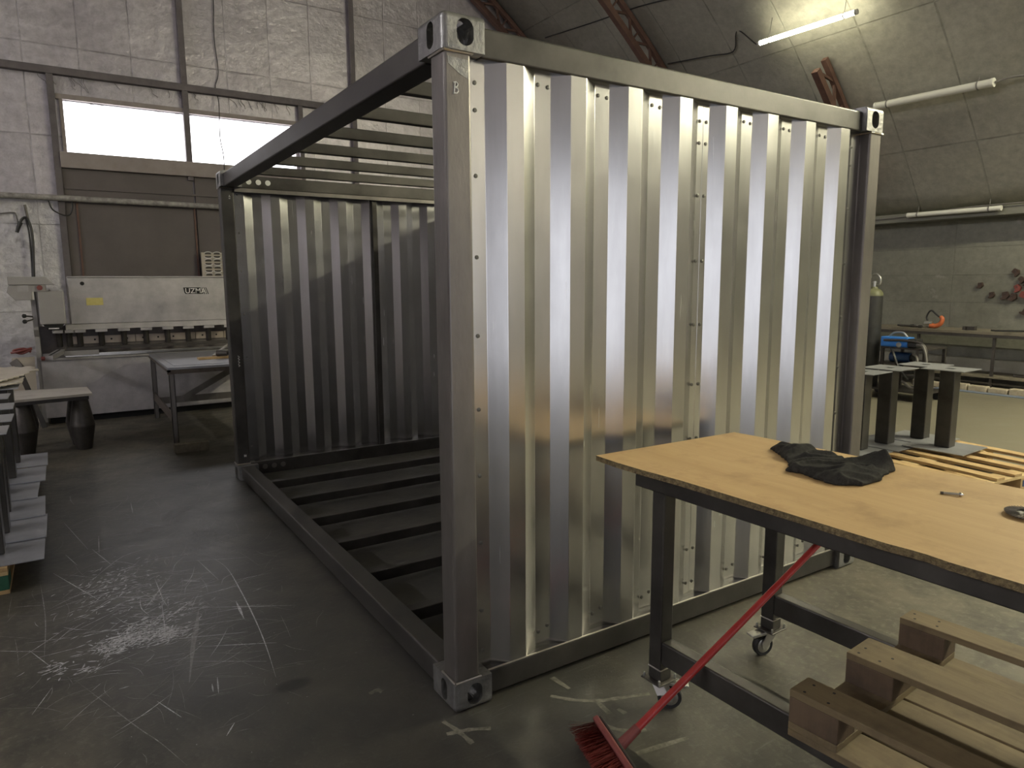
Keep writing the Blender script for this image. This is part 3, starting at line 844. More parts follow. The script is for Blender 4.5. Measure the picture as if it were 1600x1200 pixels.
def caster(u, v, ang, sticker=False):
    c = tp(u + .03, v + .03, 0)
    T = Matrix.Translation(c) @ Matrix.Rotation(ang, 4, 'Z')
    def o_(nm, bm, mat, par, **k):
        bm.transform(T); return obj(nm, bm, mat, par, **k)
    bm = BM(); lathe(bm, [(.028, .100), (.034, .104), (.034, .113)], (0, 0, 0), 20)
    for s in (-1, 1):
        prism(bm, [(-.022, s * .020 - .0015, .104), (.030, s * .020 - .0015, .104), (.055, s * .020 - .0015, .060), (.048, s * .020 - .0015, .034), (.034, s * .020 - .0015, .034), (.0, s * .020 - .0015, .075)], (0, .003, 0))
    box(bm, -.022, .035, -.021, .021, .098, .104)
    ca = o_('caster', bm, M['zinc'], bench)
    bm = BM(); lathe(bm, [(.034, -.011), (.043, -.013), (.046, -.007), (.046, .007), (.043, .013), (.034, .011)], (.038, 0, .046), 28, 'y'); o_('wheel', bm, M['black'], ca, smooth=True)
    bm = BM(); lathe(bm, [(.006, -.014), (.030, -.012), (.035, -.009), (.035, .009), (.030, .012), (.006, .014)], (.038, 0, .046), 24, 'y'); o_('wheel_hub', bm, M['zinc'], ca, smooth=True)
    bm = BM(); prism(bm, [(.028, -.021, .098), (.094, -.021, .092), (.108, -.021, .098), (.106, -.021, .104), (.03, -.021, .112)], (0, .042, 0))
    o_('brake_pedal', bm, M['zinc'], ca, bevel=.003)
    bm = BM(); box(bm, .060, .088, -.012, .012, .100, .1045); o_('pedal_slot', bm, M['dark'], ca)
    if sticker:
        bm = BM(); prism(bm, [(-.03, -.0235, .108), (.012, -.0235, .108), (.030, -.0235, .064), (-.008, -.0235, .056)], (0, .001, 0)); o_('paper_tag', bm, M['paper'], ca)
caster(.028, .062, -.75, True)
caster(.70, .062, 2.9)
caster(.028, 2.03, .6); caster(.70, 2.03, 2.2)

# ---- things on the table
def inside(p, poly):
    c = False; n = len(poly)
    for i in range(n):
        a, b = poly[i], poly[i - 1]
        if (a[1] > p[1]) != (b[1] > p[1]) and p[0] < (b[0] - a[0]) * (p[1] - a[1]) / (b[1] - a[1]) + a[0]: c = not c
    return c
def edge_dist(p, poly):
    best = 9
    for i in range(len(poly)):
        a, b = Vector(poly[i]), Vector(poly[i - 1]); d = b - a
        t = max(0, min(1, (Vector(p) - a).dot(d) / d.length_squared)); best = min(best, (Vector(p) - a - d * t).length)
    return best
ragp = [(1.235, -.395), (1.262, -.43), (1.285, -.50), (1.255, -.585), (1.275, -.66), (1.25, -.72), (1.315, -.755), (1.335, -.81), (1.29, -.865), (1.20, -.875), (1.13, -.905), (1.02, -.905), (.955, -.845), (.965, -.76), (.985, -.70), (.965, -.645), (1.02, -.625), (1.08, -.575), (1.15, -.485), (1.20, -.41)]
bm = BM(); st = .0075; grid = {}
xs0, ys0 = .93, -.93
for i in range(60):
    for j in range(72):
        x, y = xs0 + i * st, ys0 + j * st
        if inside((x, y), ragp):
            e = edge_dist((x, y), ragp)
            q = min(1, e / .035); q = math.sqrt(max(0., 1 - (1 - q) ** 2))
            w1 = noise.noise((x * 9 + y * 5, y * 12, 1.3)); w2 = 1 - abs(noise.noise((x * 7 + 3, y * 15 + x * 9, 4.)) * 2)
            w3 = noise.noise((x * 40, y * 40, 2.))
            lump = .040 * math.exp(-((x - 1.285) ** 2 + (y + .815) ** 2) / .0022) + .018 * math.exp(-((x - 1.22) ** 2 + (y + .57) ** 2) / .005) + .016 * math.exp(-((x - 1.08) ** 2 + (y + .78) ** 2) / .006)
            h = q * (.008 + .010 * (w1 + .4) + .024 * w2 ** 3 + .002 * w3 + lump)
            grid[i, j] = (x, y, ZT + .002 + max(.004 * q, h))
vt = {k: bm.verts.new(c) for k, c in grid.items()}; vb = {k: bm.verts.new((c[0], c[1], ZT + .0008)) for k, c in grid.items()}
cells = [(i, j) for (i, j) in grid if all(k in grid for k in ((i + 1, j), (i + 1, j + 1), (i, j + 1)))]
cs = set(cells)
for i, j in cells:
    q = [(i, j), (i + 1, j), (i + 1, j + 1), (i, j + 1)]
    bm.faces.new([vt[k] for k in q]); bm.faces.new([vb[k] for k in q][::-1])
    for (a, b, nb) in ((q[0], q[1], (i, j - 1)), (q[1], q[2], (i + 1, j)), (q[2], q[3], (i, j + 1)), (q[3], q[0], (i - 1, j))):
        if nb not in cs: bm.faces.new((vt[b], vt[a], vb[a], vb[b]))
for v in [v for v in bm.verts if not v.link_faces]: bm.verts.remove(v)
rag = single('cloth_rag', bm, M['rag'], 'crumpled charcoal cloth rag lying on the plywood table top', 'rag', (1.13, -.68, ZT), smooth=True)
rag.modifiers.clear()
sub = rag.modifiers.new('soft', 'SUBSURF'); sub.levels = 1; sub.render_levels = 1

t = thing('countersink_bit', 'small shiny steel countersink bit lying on the plywood table top', 'drill bit', (1.16, -1.105, ZT))
a, b = Vector((1.150, -1.080, ZT + .0042)), Vector((1.169, -1.122, ZT + .0062)); dr = (b - a).normalized()
bm = BM(); tube(bm, [a, b], .0040, 10); obj('shank', bm, M['zinc'], t, smooth=True)
bm = BM(); tube(bm, [a - dr * .003, a + dr * .006], .0046, 6); obj('drive_end', bm, M['guard'], t)
bm = BM(); tube(bm, [b, b + dr * .005], .0068, 12); tube(bm, [b + dr * .005, b + dr * .013], .0068, 12, .0008); obj('cutting_tip', bm, M['bright'], t)

t = thing('flap_disc', 'grey abrasive grinding disc lying at the right edge of the table top', 'grinding disc', (1.135, -1.325, ZT))
bm = BM(); nf = 44
for k in range(nf):
    a0 = 2 * PI * k / nf
    p = []
    for r, da, z in ((.034, 0, .010), (.062, .03, .0085), (.0625, .20, .0125), (.034, .17, .0135)):
        p.append((1.135 + r * math.cos(a0 + da), -1.325 + r * math.sin(a0 + da), ZT + z))
    prism(bm, p, (0, 0, -.0018))
obj('abrasive_flaps', bm, M['disc'], t)
bm = BM(); lathe(bm, [(.012, .004), (.024, .002), (.036, .006), (.060, .0065), (.060, .009), (.034, .0095), (.022, .005), (.012, .006)], (1.135, -1.325, ZT - .001), 32); obj('backing_plate', bm, M['guard'], t, smooth=True)

# ------------------------------------------------------------------ upside-down pallet on the table's lower rails
PU, PV = Vector((.996, .087, 0)), Vector((.087, -.996, 0)); PP = Vector((.572, -.985, .2805))
def ppt(u, v, z): return PP + PU * u + PV * v + Vector((0, 0, z))
pal = thing('wooden_pallet', 'weathered wooden pallet lying upside down on the lower rails of the work table', 'pallet', tuple(PP))
def pbox(u0, u1, v0, v1, z0, z1, nm, mat, bev=.002):
    bm = BM(); obox(bm, ppt((u0 + u1) / 2, (v0 + v1) / 2, (z0 + z1) / 2), PU, PV, (0, 0, 1), (u1 - u0) / 2, (v1 - v0) / 2, (z1 - z0) / 2)
    return obj(nm, bm, mat, pal, bevel=bev)
for (u0, u1) in ((0, .142), (.16, .256), (.272, .408), (.42, .528), (.545, .64), (.657, .80)): pbox(u0, u1, 0, 1.2, 0, .021, 'deck_board', M['old_wood'])
for v0 in (0, .5275, 1.055): pbox(0, .8, v0, v0 + .145, .0215, .043, 'cross_board', M['old_wood_x'])
for u0, u1 in ((0, .1), (.3275, .4725), (.7, .8)):
    for v0 in (0, .5275, 1.055): pbox(u0, u1, v0, v0 + .145, .0435, .121, 'pallet_block', M['block_wood'], .003)
    tb = pbox(u0, u1, 0, 1.2, .1215, .144, 'bottom_board', M['old_wood'])
    for v0 in (.03, .10, .56, .63):
        for du in (.025, .07):
            bm = BM(); c = ppt(u0 + du + random.uniform(-.008, .008), v0 + random.uniform(-.01, .01), .1440); lathe(bm, [(.0003, .0006), (.0045, .0006), (.0045, -.0005)], c, 8); obj('nail_head', bm, M['dark'], tb)

# ------------------------------------------------------------------ red broom leaning under the table
t = thing('push_broom', 'red push broom lying on the floor with its handle leaning under the work table', 'broom', (.30, -.55, 0))
A, E_ = Vector((.318, -.546, .078)), Vector((1.405, -.738, .838)); hd = (E_ - A).normalized()
bm = BM(); tube(bm, [A + hd * .03, A + (E_ - A) * .76], .0135, 16, .0115); hb = obj('handle', bm, M['red'], t, smooth=True)
bm = BM(); tube(bm, [A + (E_ - A) * .757, A + (E_ - A) * .772], .0124, 16); obj('joint_collar', bm, M['guard'], hb, smooth=True)
bm = BM(); tube(bm, [A + (E_ - A) * .77, E_], .0112, 16, .010); obj('handle_tip', bm, M['red'], hb, smooth=True)
bm = BM(); tube(bm, [A - hd * .02, A + hd * .085], .0195, 16, .016); obj('handle_socket', bm, M['red_dark'], t, smooth=True)
ax = Vector((-.25, -.965, -.06)).normalized(); nn = Vector((-.86, .22, -.42)); nn = (nn - ax * nn.dot(ax)).normalized(); wv = ax.cross(nn)
BC = Vector((.302, -.552, .072))
bm = BM(); obox(bm, BC, ax, nn, wv, .15, .011, .030); obj('broom_head', bm, M['red_dark'], t, bevel=.007, seg=3)
bm = BM(); obox(bm, BC - nn * .016, ax, nn, wv, .145, .005, .022); obj('head_rim', bm, M['guard'], t, bevel=.004)
bm = BM(); random.seed(11)
for i in range(900):
    a_, w_ = random.uniform(-1, 1), random.uniform(-1, 1)
    s = BC + ax * .142 * a_ + wv * .025 * w_ + nn * .012
    e = s + nn * random.uniform(.070, .088) + ax * (.028 * a_ + random.gauss(0, .006)) + wv * (.022 * w_ + random.gauss(0, .006))
    e.z = max(e.z, .003)
    mid = (s + e) / 2 + wv * random.gauss(0, .002)
    r = .0019
    vs = []
    for p in (s, mid, e): vs.append([bm.verts.new(p + Vector((r, 0, 0))), bm.verts.new(p + Vector((-r * .5, r * .87, 0))), bm.verts.new(p + Vector((-r * .5, -r * .5, r)))])
    for u, v in zip(vs, vs[1:]):
        for k in range(3): bm.faces.new((u[k], u[(k + 1) % 3], v[(k + 1) % 3], v[k]))
obj('bristles', bm, M['bristle'], t)

# ------------------------------------------------------------------ pedestals: square tube between two plates
def make_pedestal(label, group, loc, q=.17):
    t = thing('steel_pedestal', label, 'pedestal', (0, 0, 0), 0, group)
    bm = BM(); box(bm, -.24, .24, -.24, .24, 0, .006); obj('base_plate', bm, M['plate'], t, local=True)
    bm = BM(); box(bm, -.06, .06, -.06, .06, .0062, .6738); obj('column', bm, M['steel'], t, bevel=.007, seg=3, local=True)
    bm = BM()
    for x0, x1, y0, y1 in ((-q, q, -q, -.035), (-q, q, .035, q), (-q, -.035, -.035, .035), (.035, q, -.035, .035)): box(bm, x0, x1, y0, y1, .674, .680)
    tp_ = obj('top_plate', bm, M['plate'], t, local=True)
    bm = BM(); box(bm, -.034, .034, -.034, .034, .6741, .6755); obj('plate_opening', bm, M['dark'], tp_, local=True)
    return t
ped = make_pedestal('', 'pedestals on the right pallet', None)
RP = [(5.20, .80, .05, 'steel pedestal at the far right end of the four on the fresh pallet'),
      (5.40, 1.11, .06, 'steel pedestal with a shiny column edge, behind the rightmost one on the fresh pallet'),
      (4.98, 1.20, .03, 'steel pedestal second from the container corner post on the fresh pallet'),
      (4.60, 1.22, .08, 'steel pedestal half hidden behind the container corner post')]
for k, (x, y, r, lab) in enumerate(RP):
    loc = (x, y, .1455 + .0075 * (3 - k) if k != 0 else .1455 + .0075 * 3)
    if k == 0: ped.location = loc; ped.rotation_euler = (0, 0, r); ped['label'] = lab; WM[ped] = Matrix.Translation(loc) @ Matrix.Rotation(r, 4, 'Z')
    else: dup(ped, loc, r, lab, 'pedestals on the right pallet')
LP = [(2.46, 'steel pedestal nearest the camera on the left edge, its plate the lowest front one'),
      (2.82, 'steel pedestal whose floor plate is second from the front at the left edge'),
      (3.25, 'steel pedestal whose floor plate is third from the front at the left edge'),
      (3.69, 'steel pedestal whose floor plate is fourth from the front at the left edge'),
      (4.13, 'steel pedestal under the near end of the loose cardboard sheets'),
      (4.62, 'steel pedestal farthest back on the left, closest to the cone-legged bench')]
for k, (y, lab) in enumerate(LP):
    loc = (-1.535 + .01 * (k % 2) - .004 * k - (.05 if k == 3 else 0), y, .1455 + .0085 * k)
    if k == 0: pl_ = make_pedestal(lab, 'pedestals along the left edge', None, .13); pl_.location = loc; WM[pl_] = Matrix.Translation(loc)
    else: dup(pl_, loc, .015 * (k % 3 - 1), lab, 'pedestals along the left edge')

def make_pallet(label, loc, rz, wood, woodx, blockm, nb=5, wid=.8, length=1.2):
    t = thing('wooden_pallet', label, 'pallet', loc, rz)
    g = (wid - nb * .1) / (nb - 1)
    for v0 in (0, length / 2 - .0725, length - .145):
        for u0 in (0, wid / 2 - .0725, wid - .1):
            w_ = .145 if 0 < u0 < wid - .11 else .1
            bm = BM(); box(bm, u0, u0 + w_, v0, v0 + .145, .022, .0995); obj('pallet_block', bm, blockm if not (u0 > wid - .11 and v0 == 0) else M['block_mark'], t, bevel=.003, local=True)
        bm = BM(); box(bm, 0, wid, v0, v0 + .145, .100, .1215); obj('cross_board', bm, woodx, t, bevel=.002, local=True)
    for u0, u1 in ((0, .1), (wid / 2 - .0725, wid / 2 + .0725), (wid - .1, wid)):
        bm = BM(); box(bm, u0, u1, 0, length, 0, .0215); obj('bottom_board', bm, wood, t, bevel=.002, local=True)
    for k in range(nb):
        u0 = k * (.1 + g); bm = BM(); box(bm, u0, u0 + .1, 0, length, .122, .144); obj('deck_board', bm, wood, t, bevel=.002, local=True)
    return t
M['block_mark'] = M['green']
make_pallet('pallet with a green end block under the left pedestals', (-2.255, 2.20, 0), 0, M['new_wood'], M['new_wood_x'], M['new_wood'])
M['block_mark'] = M['new_wood']
make_pallet('pallet under the rear left pedestals, behind the one with the green block', (-2.255, 3.55, 0), 0, M['new_wood'], M['new_wood_x'], M['new_wood'])
t = make_pallet('fresh light wood pallet carrying the four steel pedestals on the right', (4.34, .15, 0), -.10, M['new_wood'], M['new_wood_x'], M['new_wood'], 6, 1.25, 1.3)
bm = BM(); box(bm, .575, .60, -.002, -.0005, .035, .085); box(bm, .607, .625, -.002, -.0005, .035, .085); obj('block_stamp', bm, M['blue_dark'], t, local=True)

# loose cardboard on top of the left pedestals
def rag_sheet(name, outline_, z, amp, mat, label, cat, seed):
    bm = BM(); random.seed(seed)
    xs = [p[0] for p in outline_]; ys = [p[1] for p in outline_]; st = .03; g = {}
    for i in range(int((max(xs) - min(xs)) / st) + 2):
        for j in range(int((max(ys) - min(ys)) / st) + 2):
            x, y = min(xs) + i * st, min(ys) + j * st
            if inside((x, y), outline_): g[i, j] = bm.verts.new((x + random.uniform(-.004, .004), y, z + amp * (noise.noise((x * 3, y * 2.2, seed)) + .3) + amp * .6 * noise.noise((x * 9, y * 7, seed))))
    for (i, j) in list(g):
        q = [(i, j), (i + 1, j), (i + 1, j + 1), (i, j + 1)]
        if all(k in g for k in q): bm.faces.new([g[k] for k in q])
    for v in [v for v in bm.verts if not v.link_faces]: bm.verts.remove(v)
    o = single(name, bm, mat, label, cat, (sum(xs) / len(xs), sum(ys) / len(ys), z), smooth=True); o.modifiers.clear()
    s = o.modifiers.new('thick', 'SOLIDIFY'); s.thickness = .006
    return o
rag_sheet('cardboard_sheet', [(-2.0, 4.05), (-1.50, 4.15), (-1.37, 4.55), (-1.295, 4.80), (-1.33, 5.0), (-1.60, 5.3), (-2.0, 5.3)], .905, .022, M['cardboard'], 'wavy beige cardboard sheet, the upper one on the left pedestals', 'cardboard', 5)
rag_sheet('cardboard_sheet', [(-2.0, 3.95), (-1.50, 3.97), (-1.40, 4.15), (-1.39, 4.5), (-1.6, 4.72), (-2.0, 4.72)], .882, .008, M['cardboard'], 'dark-edged cardboard sheet, the lower one under the wavy sheet on the left', 'cardboard', 9)

# ------------------------------------------------------------------ cone-legged bench
t = thing('cone_bench', 'low bench of a pale plank on dark double-cone steel legs', 'bench', (-1.24, 5.95, 0))
bm = BM(); prism(bm, [(-1.60, 5.60, .535), (-.925, 5.70, .535), (-.955, 6.22, .535), (-1.60, 6.32, .535)], (0, 0, .025)); obj('bench_top', bm, M['pale_board'], t, bevel=.003)
bm = BM(); prism(bm, [(-1.58, 5.65, .497), (-.955, 5.74, .497), (-.985, 6.16, .497), (-1.58, 6.25, .497)], (0, 0, .037)); obj('bench_frame', bm, M['guard'], t)
for x, y in ((-1.50, 5.78), (-1.03, 5.82), (-1.06, 6.10), (-1.50, 6.16)):
    bm = BM(); lathe(bm, [(.066, 0), (.070, .01), (.108, .225), (.110, .235), (.108, .245), (.068, .487), (.064, .496)], (x, y, 0), 28); obj('leg', bm, M['guard'], t, smooth=True)

# ------------------------------------------------------------------ guillotine shear (the grey machine)
Y0 = 7.45
sh = thing('guillotine_shear', 'large grey sheet-metal guillotine shear with a row of hold-down posts', 'shear machine', (-.3, Y0, 0))
SX0, SX1 = -1.36, 2.05
bm = BM(); box(bm, -1.03, SX1, Y0, Y0 + .40, 1.15, 1.685); obj('upper_beam', bm, M['shear_light'], sh, bevel=.006)
bm = BM(); box(bm, -1.03, SX1, Y0 - .012, Y0 + .42, 1.686, 1.70); obj('beam_lip', bm, M['shear_light'], sh, bevel=.003)
bm = BM(); prism(bm, [(-1.09, Y0 - .03, 1.085), (-1.09, Y0 - .005, 1.148), (-1.09, Y0 + .3, 1.148), (-1.09, Y0 + .3, 1.085)], (SX1 + 1.09, 0, 0)); obj('hold_down_beam', bm, M['shear_light'], sh, bevel=.004)
bm = BM(); box(bm, SX0, SX1, Y0 + .30, Y0 + .38, .80, 1.12); obj('blade_carrier', bm, M['carrier'], sh)
xs = [-1.16, -1.06, -.955, -.735, -.50, -.262, -.025, .21, .45, .69, .93, 1.17, 1.41, 1.65, 1.89]
for k, x in enumerate(xs):
    bm = BM(); lathe(bm, [(.026, .885), (.032, .895), (.032, 1.03), (.038, 1.04), (.038, 1.05)], (x, Y0 + .06, 0), 14); hp = obj('hold_down_post', bm, M['guard'], sh, smooth=True)
    bm = BM(); box(bm, x - .062, x + .062, Y0 - .025, Y0 + .12, 1.051, 1.084); obj('post_cap', bm, M['shear_light'], hp, bevel=.003)
for k in range(9):
    x0 = -1.05 + k * .345
    bm = BM(); box(bm, x0, x0 + .338, Y0 + .27, Y0 + .299, .90, .99); bl = obj('blade_segment', bm, M['blade'], sh, bevel=.002)
    for dx in (.08, .25):
        bm = BM(); lathe(bm, [(.0005, -.001), (.011, -.001), (.011, .003)], (x0 + dx, Y0 + .27, .945), 12, 'y'); obj('blade_bolt_hole', bm, M['dark'], bl)
bm = BM(); box(bm, -1.10, SX1, Y0 - .02, Y0 + .03, .845, .882); obj('finger_guard', bm, M['guard'], sh, bevel=.003)
bm = BM(); box(bm, -1.12, SX1, Y0 - .05, Y0 + .75, .772, .812); obj('bed_table', bm, M['bright'], sh, bevel=.003)
bm = BM(); box(bm, -1.13, -.78, Y0 - .06, Y0 - .03, .79, .845); obj('edge_block', bm, M['shear'], sh, bevel=.003)
bm = BM(); box(bm, SX0, SX1, Y0 - .02, Y0 + .9, .075, .77); obj('lower_panel', bm, M['shear_light'], sh, bevel=.006)
bm = BM(); box(bm, SX0 - .01, SX1, Y0 - .045, Y0 + .02, .742, .77); obj('bed_ledge', bm, M['shear'], sh, bevel=.003)
bm = BM(); box(bm, SX0 + .04, SX1 - .04, Y0 + .03, Y0 + .85, 0, .075); obj('toe_kick', bm, M['dark'], sh)
bm = BM(); prism(bm, [(SX0 - .035, Y0 - .02, .03), (SX0 - .035, Y0 + 1.5, .03), (SX0 - .035, Y0 + 1.5, 1.6), (SX0 - .035, Y0 - .06, 1.6), (SX0 - .035, Y0 - .06, 1.1), (SX0 - .035, Y0 + .0, 1.02), (SX0 - .035, Y0, .80)], (.05, 0, 0)); obj('side_frame', bm, M['shear'], sh, bevel=.004)
bm = BM(); box(bm, -1.325, -1.075, Y0 - .13, Y0 + .2, 1.16, 1.535); cb = obj('gearbox_cover', bm, M['shear'], sh, bevel=.012)
bm = BM()
for x in (-1.30, -1.215): box(bm, x, x + .10, Y0 - .10, Y0 + .1, 1.537, 1.55)
obj('cover_tab', bm, M['shear_light'], cb)
bm = BM(); prism(bm, [(-1.30, Y0 - .11, 1.158), (-1.10, Y0 - .11, 1.158), (-1.14, Y0 - .11, 1.105), (-1.26, Y0 - .11, 1.105)], (0, .12, 0)); obj('cover_lip', bm, M['dark'], cb)
bm = BM(); box(bm, -1.25, -1.15, Y0 - .115, Y0 - .111, 1.108, 1.12); obj('cover_label', bm, M['paper'], cb)
bm = BM(); prism(bm, [(-1.58, Y0 - .16, 1.605), (-1.145, Y0 - .16, 1.605), (-1.235, Y0 - .16, 1.693), (-1.58, Y0 - .16, 1.693)], (0, .35, 0)); ch = obj('control_head', bm, M['shear'], sh, bevel=.005)
bm = BM(); prism(bm, [(-1.60, Y0 - .14, 1.525), (-1.53, Y0 - .14, 1.437), (-1.38, Y0 - .14, 1.437), (-1.36, Y0 - .14, 1.604), (-1.575, Y0 - .14, 1.604)], (0, .26, 0)); obj('control_panel', bm, M['shear'], ch, bevel=.005)
bm = BM(); box(bm, -1.50, -1.40, Y0 - .146, Y0 - .141, 1.53, 1.60); obj('panel_plate', bm, M['shear_light'], ch)
bm = BM(); lathe(bm, [(.012, -.02), (.028, -.02), (.028, .0)], (-1.295, Y0 - .14, 1.572), 16, 'y'); obj('push_button', bm, M['red_dark'], ch)
bm = BM(); box(bm, -1.37, -1.24, Y0 - .14, Y0 + .1, 1.53, 1.604); obj('head_bracket', bm, M['shear'], ch)
bm = BM(); box(bm, -1.372, -1.355, Y0 - .13, Y0 - .12, 1.44, 1.53); obj('gauge_strip', bm, M['paper'], ch)
for z, dz in ((1.262, .012), (1.20, -.02)):
    bm = BM(); tube(bm, [(-1.385, Y0 - .05, z - dz), (-1.46, Y0 - .10, z)], .009, 8); lv = obj('lever', bm, M['guard'], sh)
    bm = BM(); lathe(bm, [(.001, -.024), (.020, -.016), (.024, 0), (.018, .018), (.001, .024)], (-1.465, Y0 - .10, z), 12, 'x'); obj('lever_knob', bm, M['black'], lv, smooth=True)
bm = BM(); box(bm, -.86, -.69, Y0 - .004, Y0 + .002, 1.365, 1.45); obj('yellow_label', bm, M['yellow'], sh)
bm = BM(); lathe(bm, [(.0005, -.003), (.022, -.003), (.020, .002)], (-.885, Y0, 1.617), 14, 'y'); obj('round_hole', bm, M['dark'], sh)
# squaring arm sticking out of the bed
a, b = Vector((-1.155, Y0 + .02, .842)), Vector((-1.27, Y0 - .62, .822)); d_ = (b - a).normalized()
bm = BM(); bar(bm, a, b, .085, .045); ar = obj('squaring_arm', bm, M['shear_light'], sh, bevel=.004)
bm = BM(); bar(bm, a + d_ * .05 + Vector((0, 0, .0235)), b - d_ * .05 + Vector((0, 0, .0235)), .016, .003); obj('arm_slot', bm, M['dark'], ar)
bm = BM(); lathe(bm, [(.001, -.02), (.022, -.016), (.022, .016), (.001, .02)], b + Vector((-.05, -.01, .0)), 14, 'x'); obj('arm_knob', bm, M['red_dark'], ar)
# maker's plate
bm = BM(); prism(bm, [(.185, Y0 - .002, 1.562), (.385, Y0 - .002, 1.562), (.412, Y0 - .002, 1.482), (.208, Y0 - .002, 1.482), (.195, Y0 - .002, 1.50)], (0, .003, 0)); mp = obj('maker_plate', bm, M['black'], sh)
bm = BM()
for k in range(3):
    x = .397 + k * .022
    prism(bm, [(x, Y0 - .002, 1.562), (x + .009, Y0 - .002, 1.562), (x + .036, Y0 - .002, 1.478), (x + .027, Y0 - .002, 1.478)], (0, .003, 0))
obj('plate_stripes', bm, M['black'], sh)
cu = bpy.data.curves.new('maker_name', 'FONT'); cu.body = 'UZMA'; cu.size = .088; cu.extrude = .001; cu.space_character = 1.0
cu.offset = .0008
cu.materials.append(M['paper'])
tmp = bpy.data.objects.new('tmp', cu); COL.objects.link(tmp)
me = bpy.data.meshes.new_from_object(tmp.evaluated_get(bpy.context.evaluated_depsgraph_get())); bpy.data.objects.remove(tmp)
tx = bpy.data.objects.new('maker_name', me); COL.objects.link(tx)
tx.parent = mp; tx.location = Vector((.203, Y0 - .0035, 1.492)) - Vector((-.3, Y0, 0)); tx.rotation_euler = (PI / 2, 0, 0); tx.scale = (.98, 1, 1)

wire('cable_bundle', [(-1.44, 7.36, .86), (-1.50, 7.34, .90), (-1.60, 7.36, .88), (-1.52, 7.32, .85), (-1.43, 7.33, .90), (-1.55, 7.31, .87), (-1.62, 7.34, .86)], .014, M['red_dark'], 'dark red cable bundle on the left end of the shear', 'cable')

# wall hose with a plug hanging down to the shear
yh = 9.9
t = thing('power_cable', 'black power cable with plug hooked on the pale wall above the shear', 'cable', (-1.41, yh, 1.7))
bm = BM(); tube(bm, smooth_curve([(-1.52, yh, 2.39), (-1.500, yh, 2.46), (-1.455, yh, 2.53), (-1.41, yh, 2.52), (-1.378, yh, 2.40), (-1.372, yh, 2.20), (-1.39, yh, 1.9), (-1.41, yh, 1.6)]), .017, 8); obj('cable_loop', bm, M['cable'], t, smooth=True)
bm = BM(); tube(bm, smooth_curve([(-1.425, yh + .02, 2.52), (-1.405, yh + .02, 2.3), (-1.41, yh + .02, 1.95), (-1.425, yh + .02, 1.6)]), .011, 8); obj('cable_drop', bm, M['cable'], t, smooth=True)
bm = BM(); tube(bm, [(-1.49, yh - .01, 2.47), (-1.52, yh - .01, 2.40), (-1.545, yh - .01, 2.33)], .028, 10, .022); obj('plug', bm, M['black'], t, smooth=True)
wire('wall_bracket', [(-1.95, YB - .03, 2.57), (-1.72, YB - .03, 2.59), (-1.575, YB - .03, 2.61), (-1.54, YB - .03, 2.58), (-1.52, YB - .05, 2.42)], .011, M['grey_cable'], 'bent dark rod bracket on the pale wall left of the cable', 'bracket')
bm = BM(); tube(bm, [(-1.425, YB - .06, 2.72), (-1.395, YB - .06, 2.45)], .016, 8); single('wall_peg', bm, M['guard'], 'short upright dark peg carrying the black cable on the wall', 'peg', (-1.41, YB - .06, 2.45))
wire('thin_wire', [(1.24, YB - .03, 7.), (1.255, YB - .03, 6.0), (1.23, YB - .03, 5.4), (1.26, YB - .03, 4.9), (1.20, YB - .03, 4.65), (1.22, YB - .13, 4.4), (1.205, YB - .13, 3.9), (1.24, YB - .13, 3.6), (1.235, YB - .13, 3.25)], .007, M['cable'], 'thin dark wire dangling down the gable across the right window pane', 'wire')
# painted pipe across door and wall
bm = BM(); tube(bm, [(-6., 9.92, 2.83), (-1., 9.92, 2.83), (2.4, 9.92, 2.81)], .042, 12)
pp_ = single('wall_pipe', bm, M['pipe'], 'flaking grey pipe running across the wall and brown door', 'pipe', (-1., 9.92, 2.83), smooth=True)
wire('pipe_wire', [(-1.14, 9.87, 2.78), (-1.10, 9.86, 2.66), (-.98, 9.86, 2.59), (-.90, 9.86, 2.60), (-.86, 9.86, 2.70), (-.86, 9.87, 2.78)], .010, M['cable'], 'loop of thin dark wire hanging from the flaking pipe', 'wire')
# punched white panel standing behind the shear
t = thing('louvred_panel', 'white punched metal panel with raised loops behind the shear by the brown door', 'panel', (1.05, 9.85, 1.3))
bm = BM(); box(bm, .80, 1.32, 9.85, 9.87, 1.20, 2.10); nf = len(bm.faces)
for i in range(8):
    for j in range(3):
        x, z = .90 + j * .13, 1.70 + i * .055; box(bm, x - .045, x + .045, 9.846, 9.8495, z - .017, z + .017)
bm.faces.ensure_lookup_table()
for f in bm.faces[nf:]: f.material_index = 1
obj('panel_sheet', bm, [M['beige_board'], M['guard']], t)
bm = BM()
for i in range(8):
    for j in range(3):
        x, z = .90 + j * .13, 1.70 + i * .055
        pts = [(x + .055 * math.cos(a), 9.845 - .02 * math.sin(a), z + .022 * math.sin(a) * (1 if i % 2 else -1)) for a in [PI * k / 8 for k in range(9)]]
        tube(bm, pts, .007, 5)
obj('raised_loops', bm, M['paper'], t)
# beige board and dark bar leaning against the shear's left end
bm = BM(); prism(bm, [(-1.72, 7.30, .004), (-1.43, 7.30, .004), (-1.41, 7.385, .80), (-1.62, 7.385, .80)], (0, .012, 0))
lb = single('leaning_board', bm, M['beige_board'], 'beige board leaning on the left end of the shear', 'board', (-1.55, 7.3, 0))
t = thing('leaning_bar', 'dark square steel bar leaning diagonally in front of the beige board', 'bar', (-1.37, 7.12, 0))
bm = BM(); bar(bm, (-1.372, 7.10, .028), (-1.575, 7.24, .74), .05, .05, (0, 1, 0)); obj('bar_shaft', bm, M['steel'], t, bevel=.004)
bm = BM(); bar(bm, (-1.545, 7.215, .69), (-1.60, 7.25, .775), .085, .07, (0, 1, 0)); obj('bar_head', bm, M['steel_light'], t, bevel=.006)

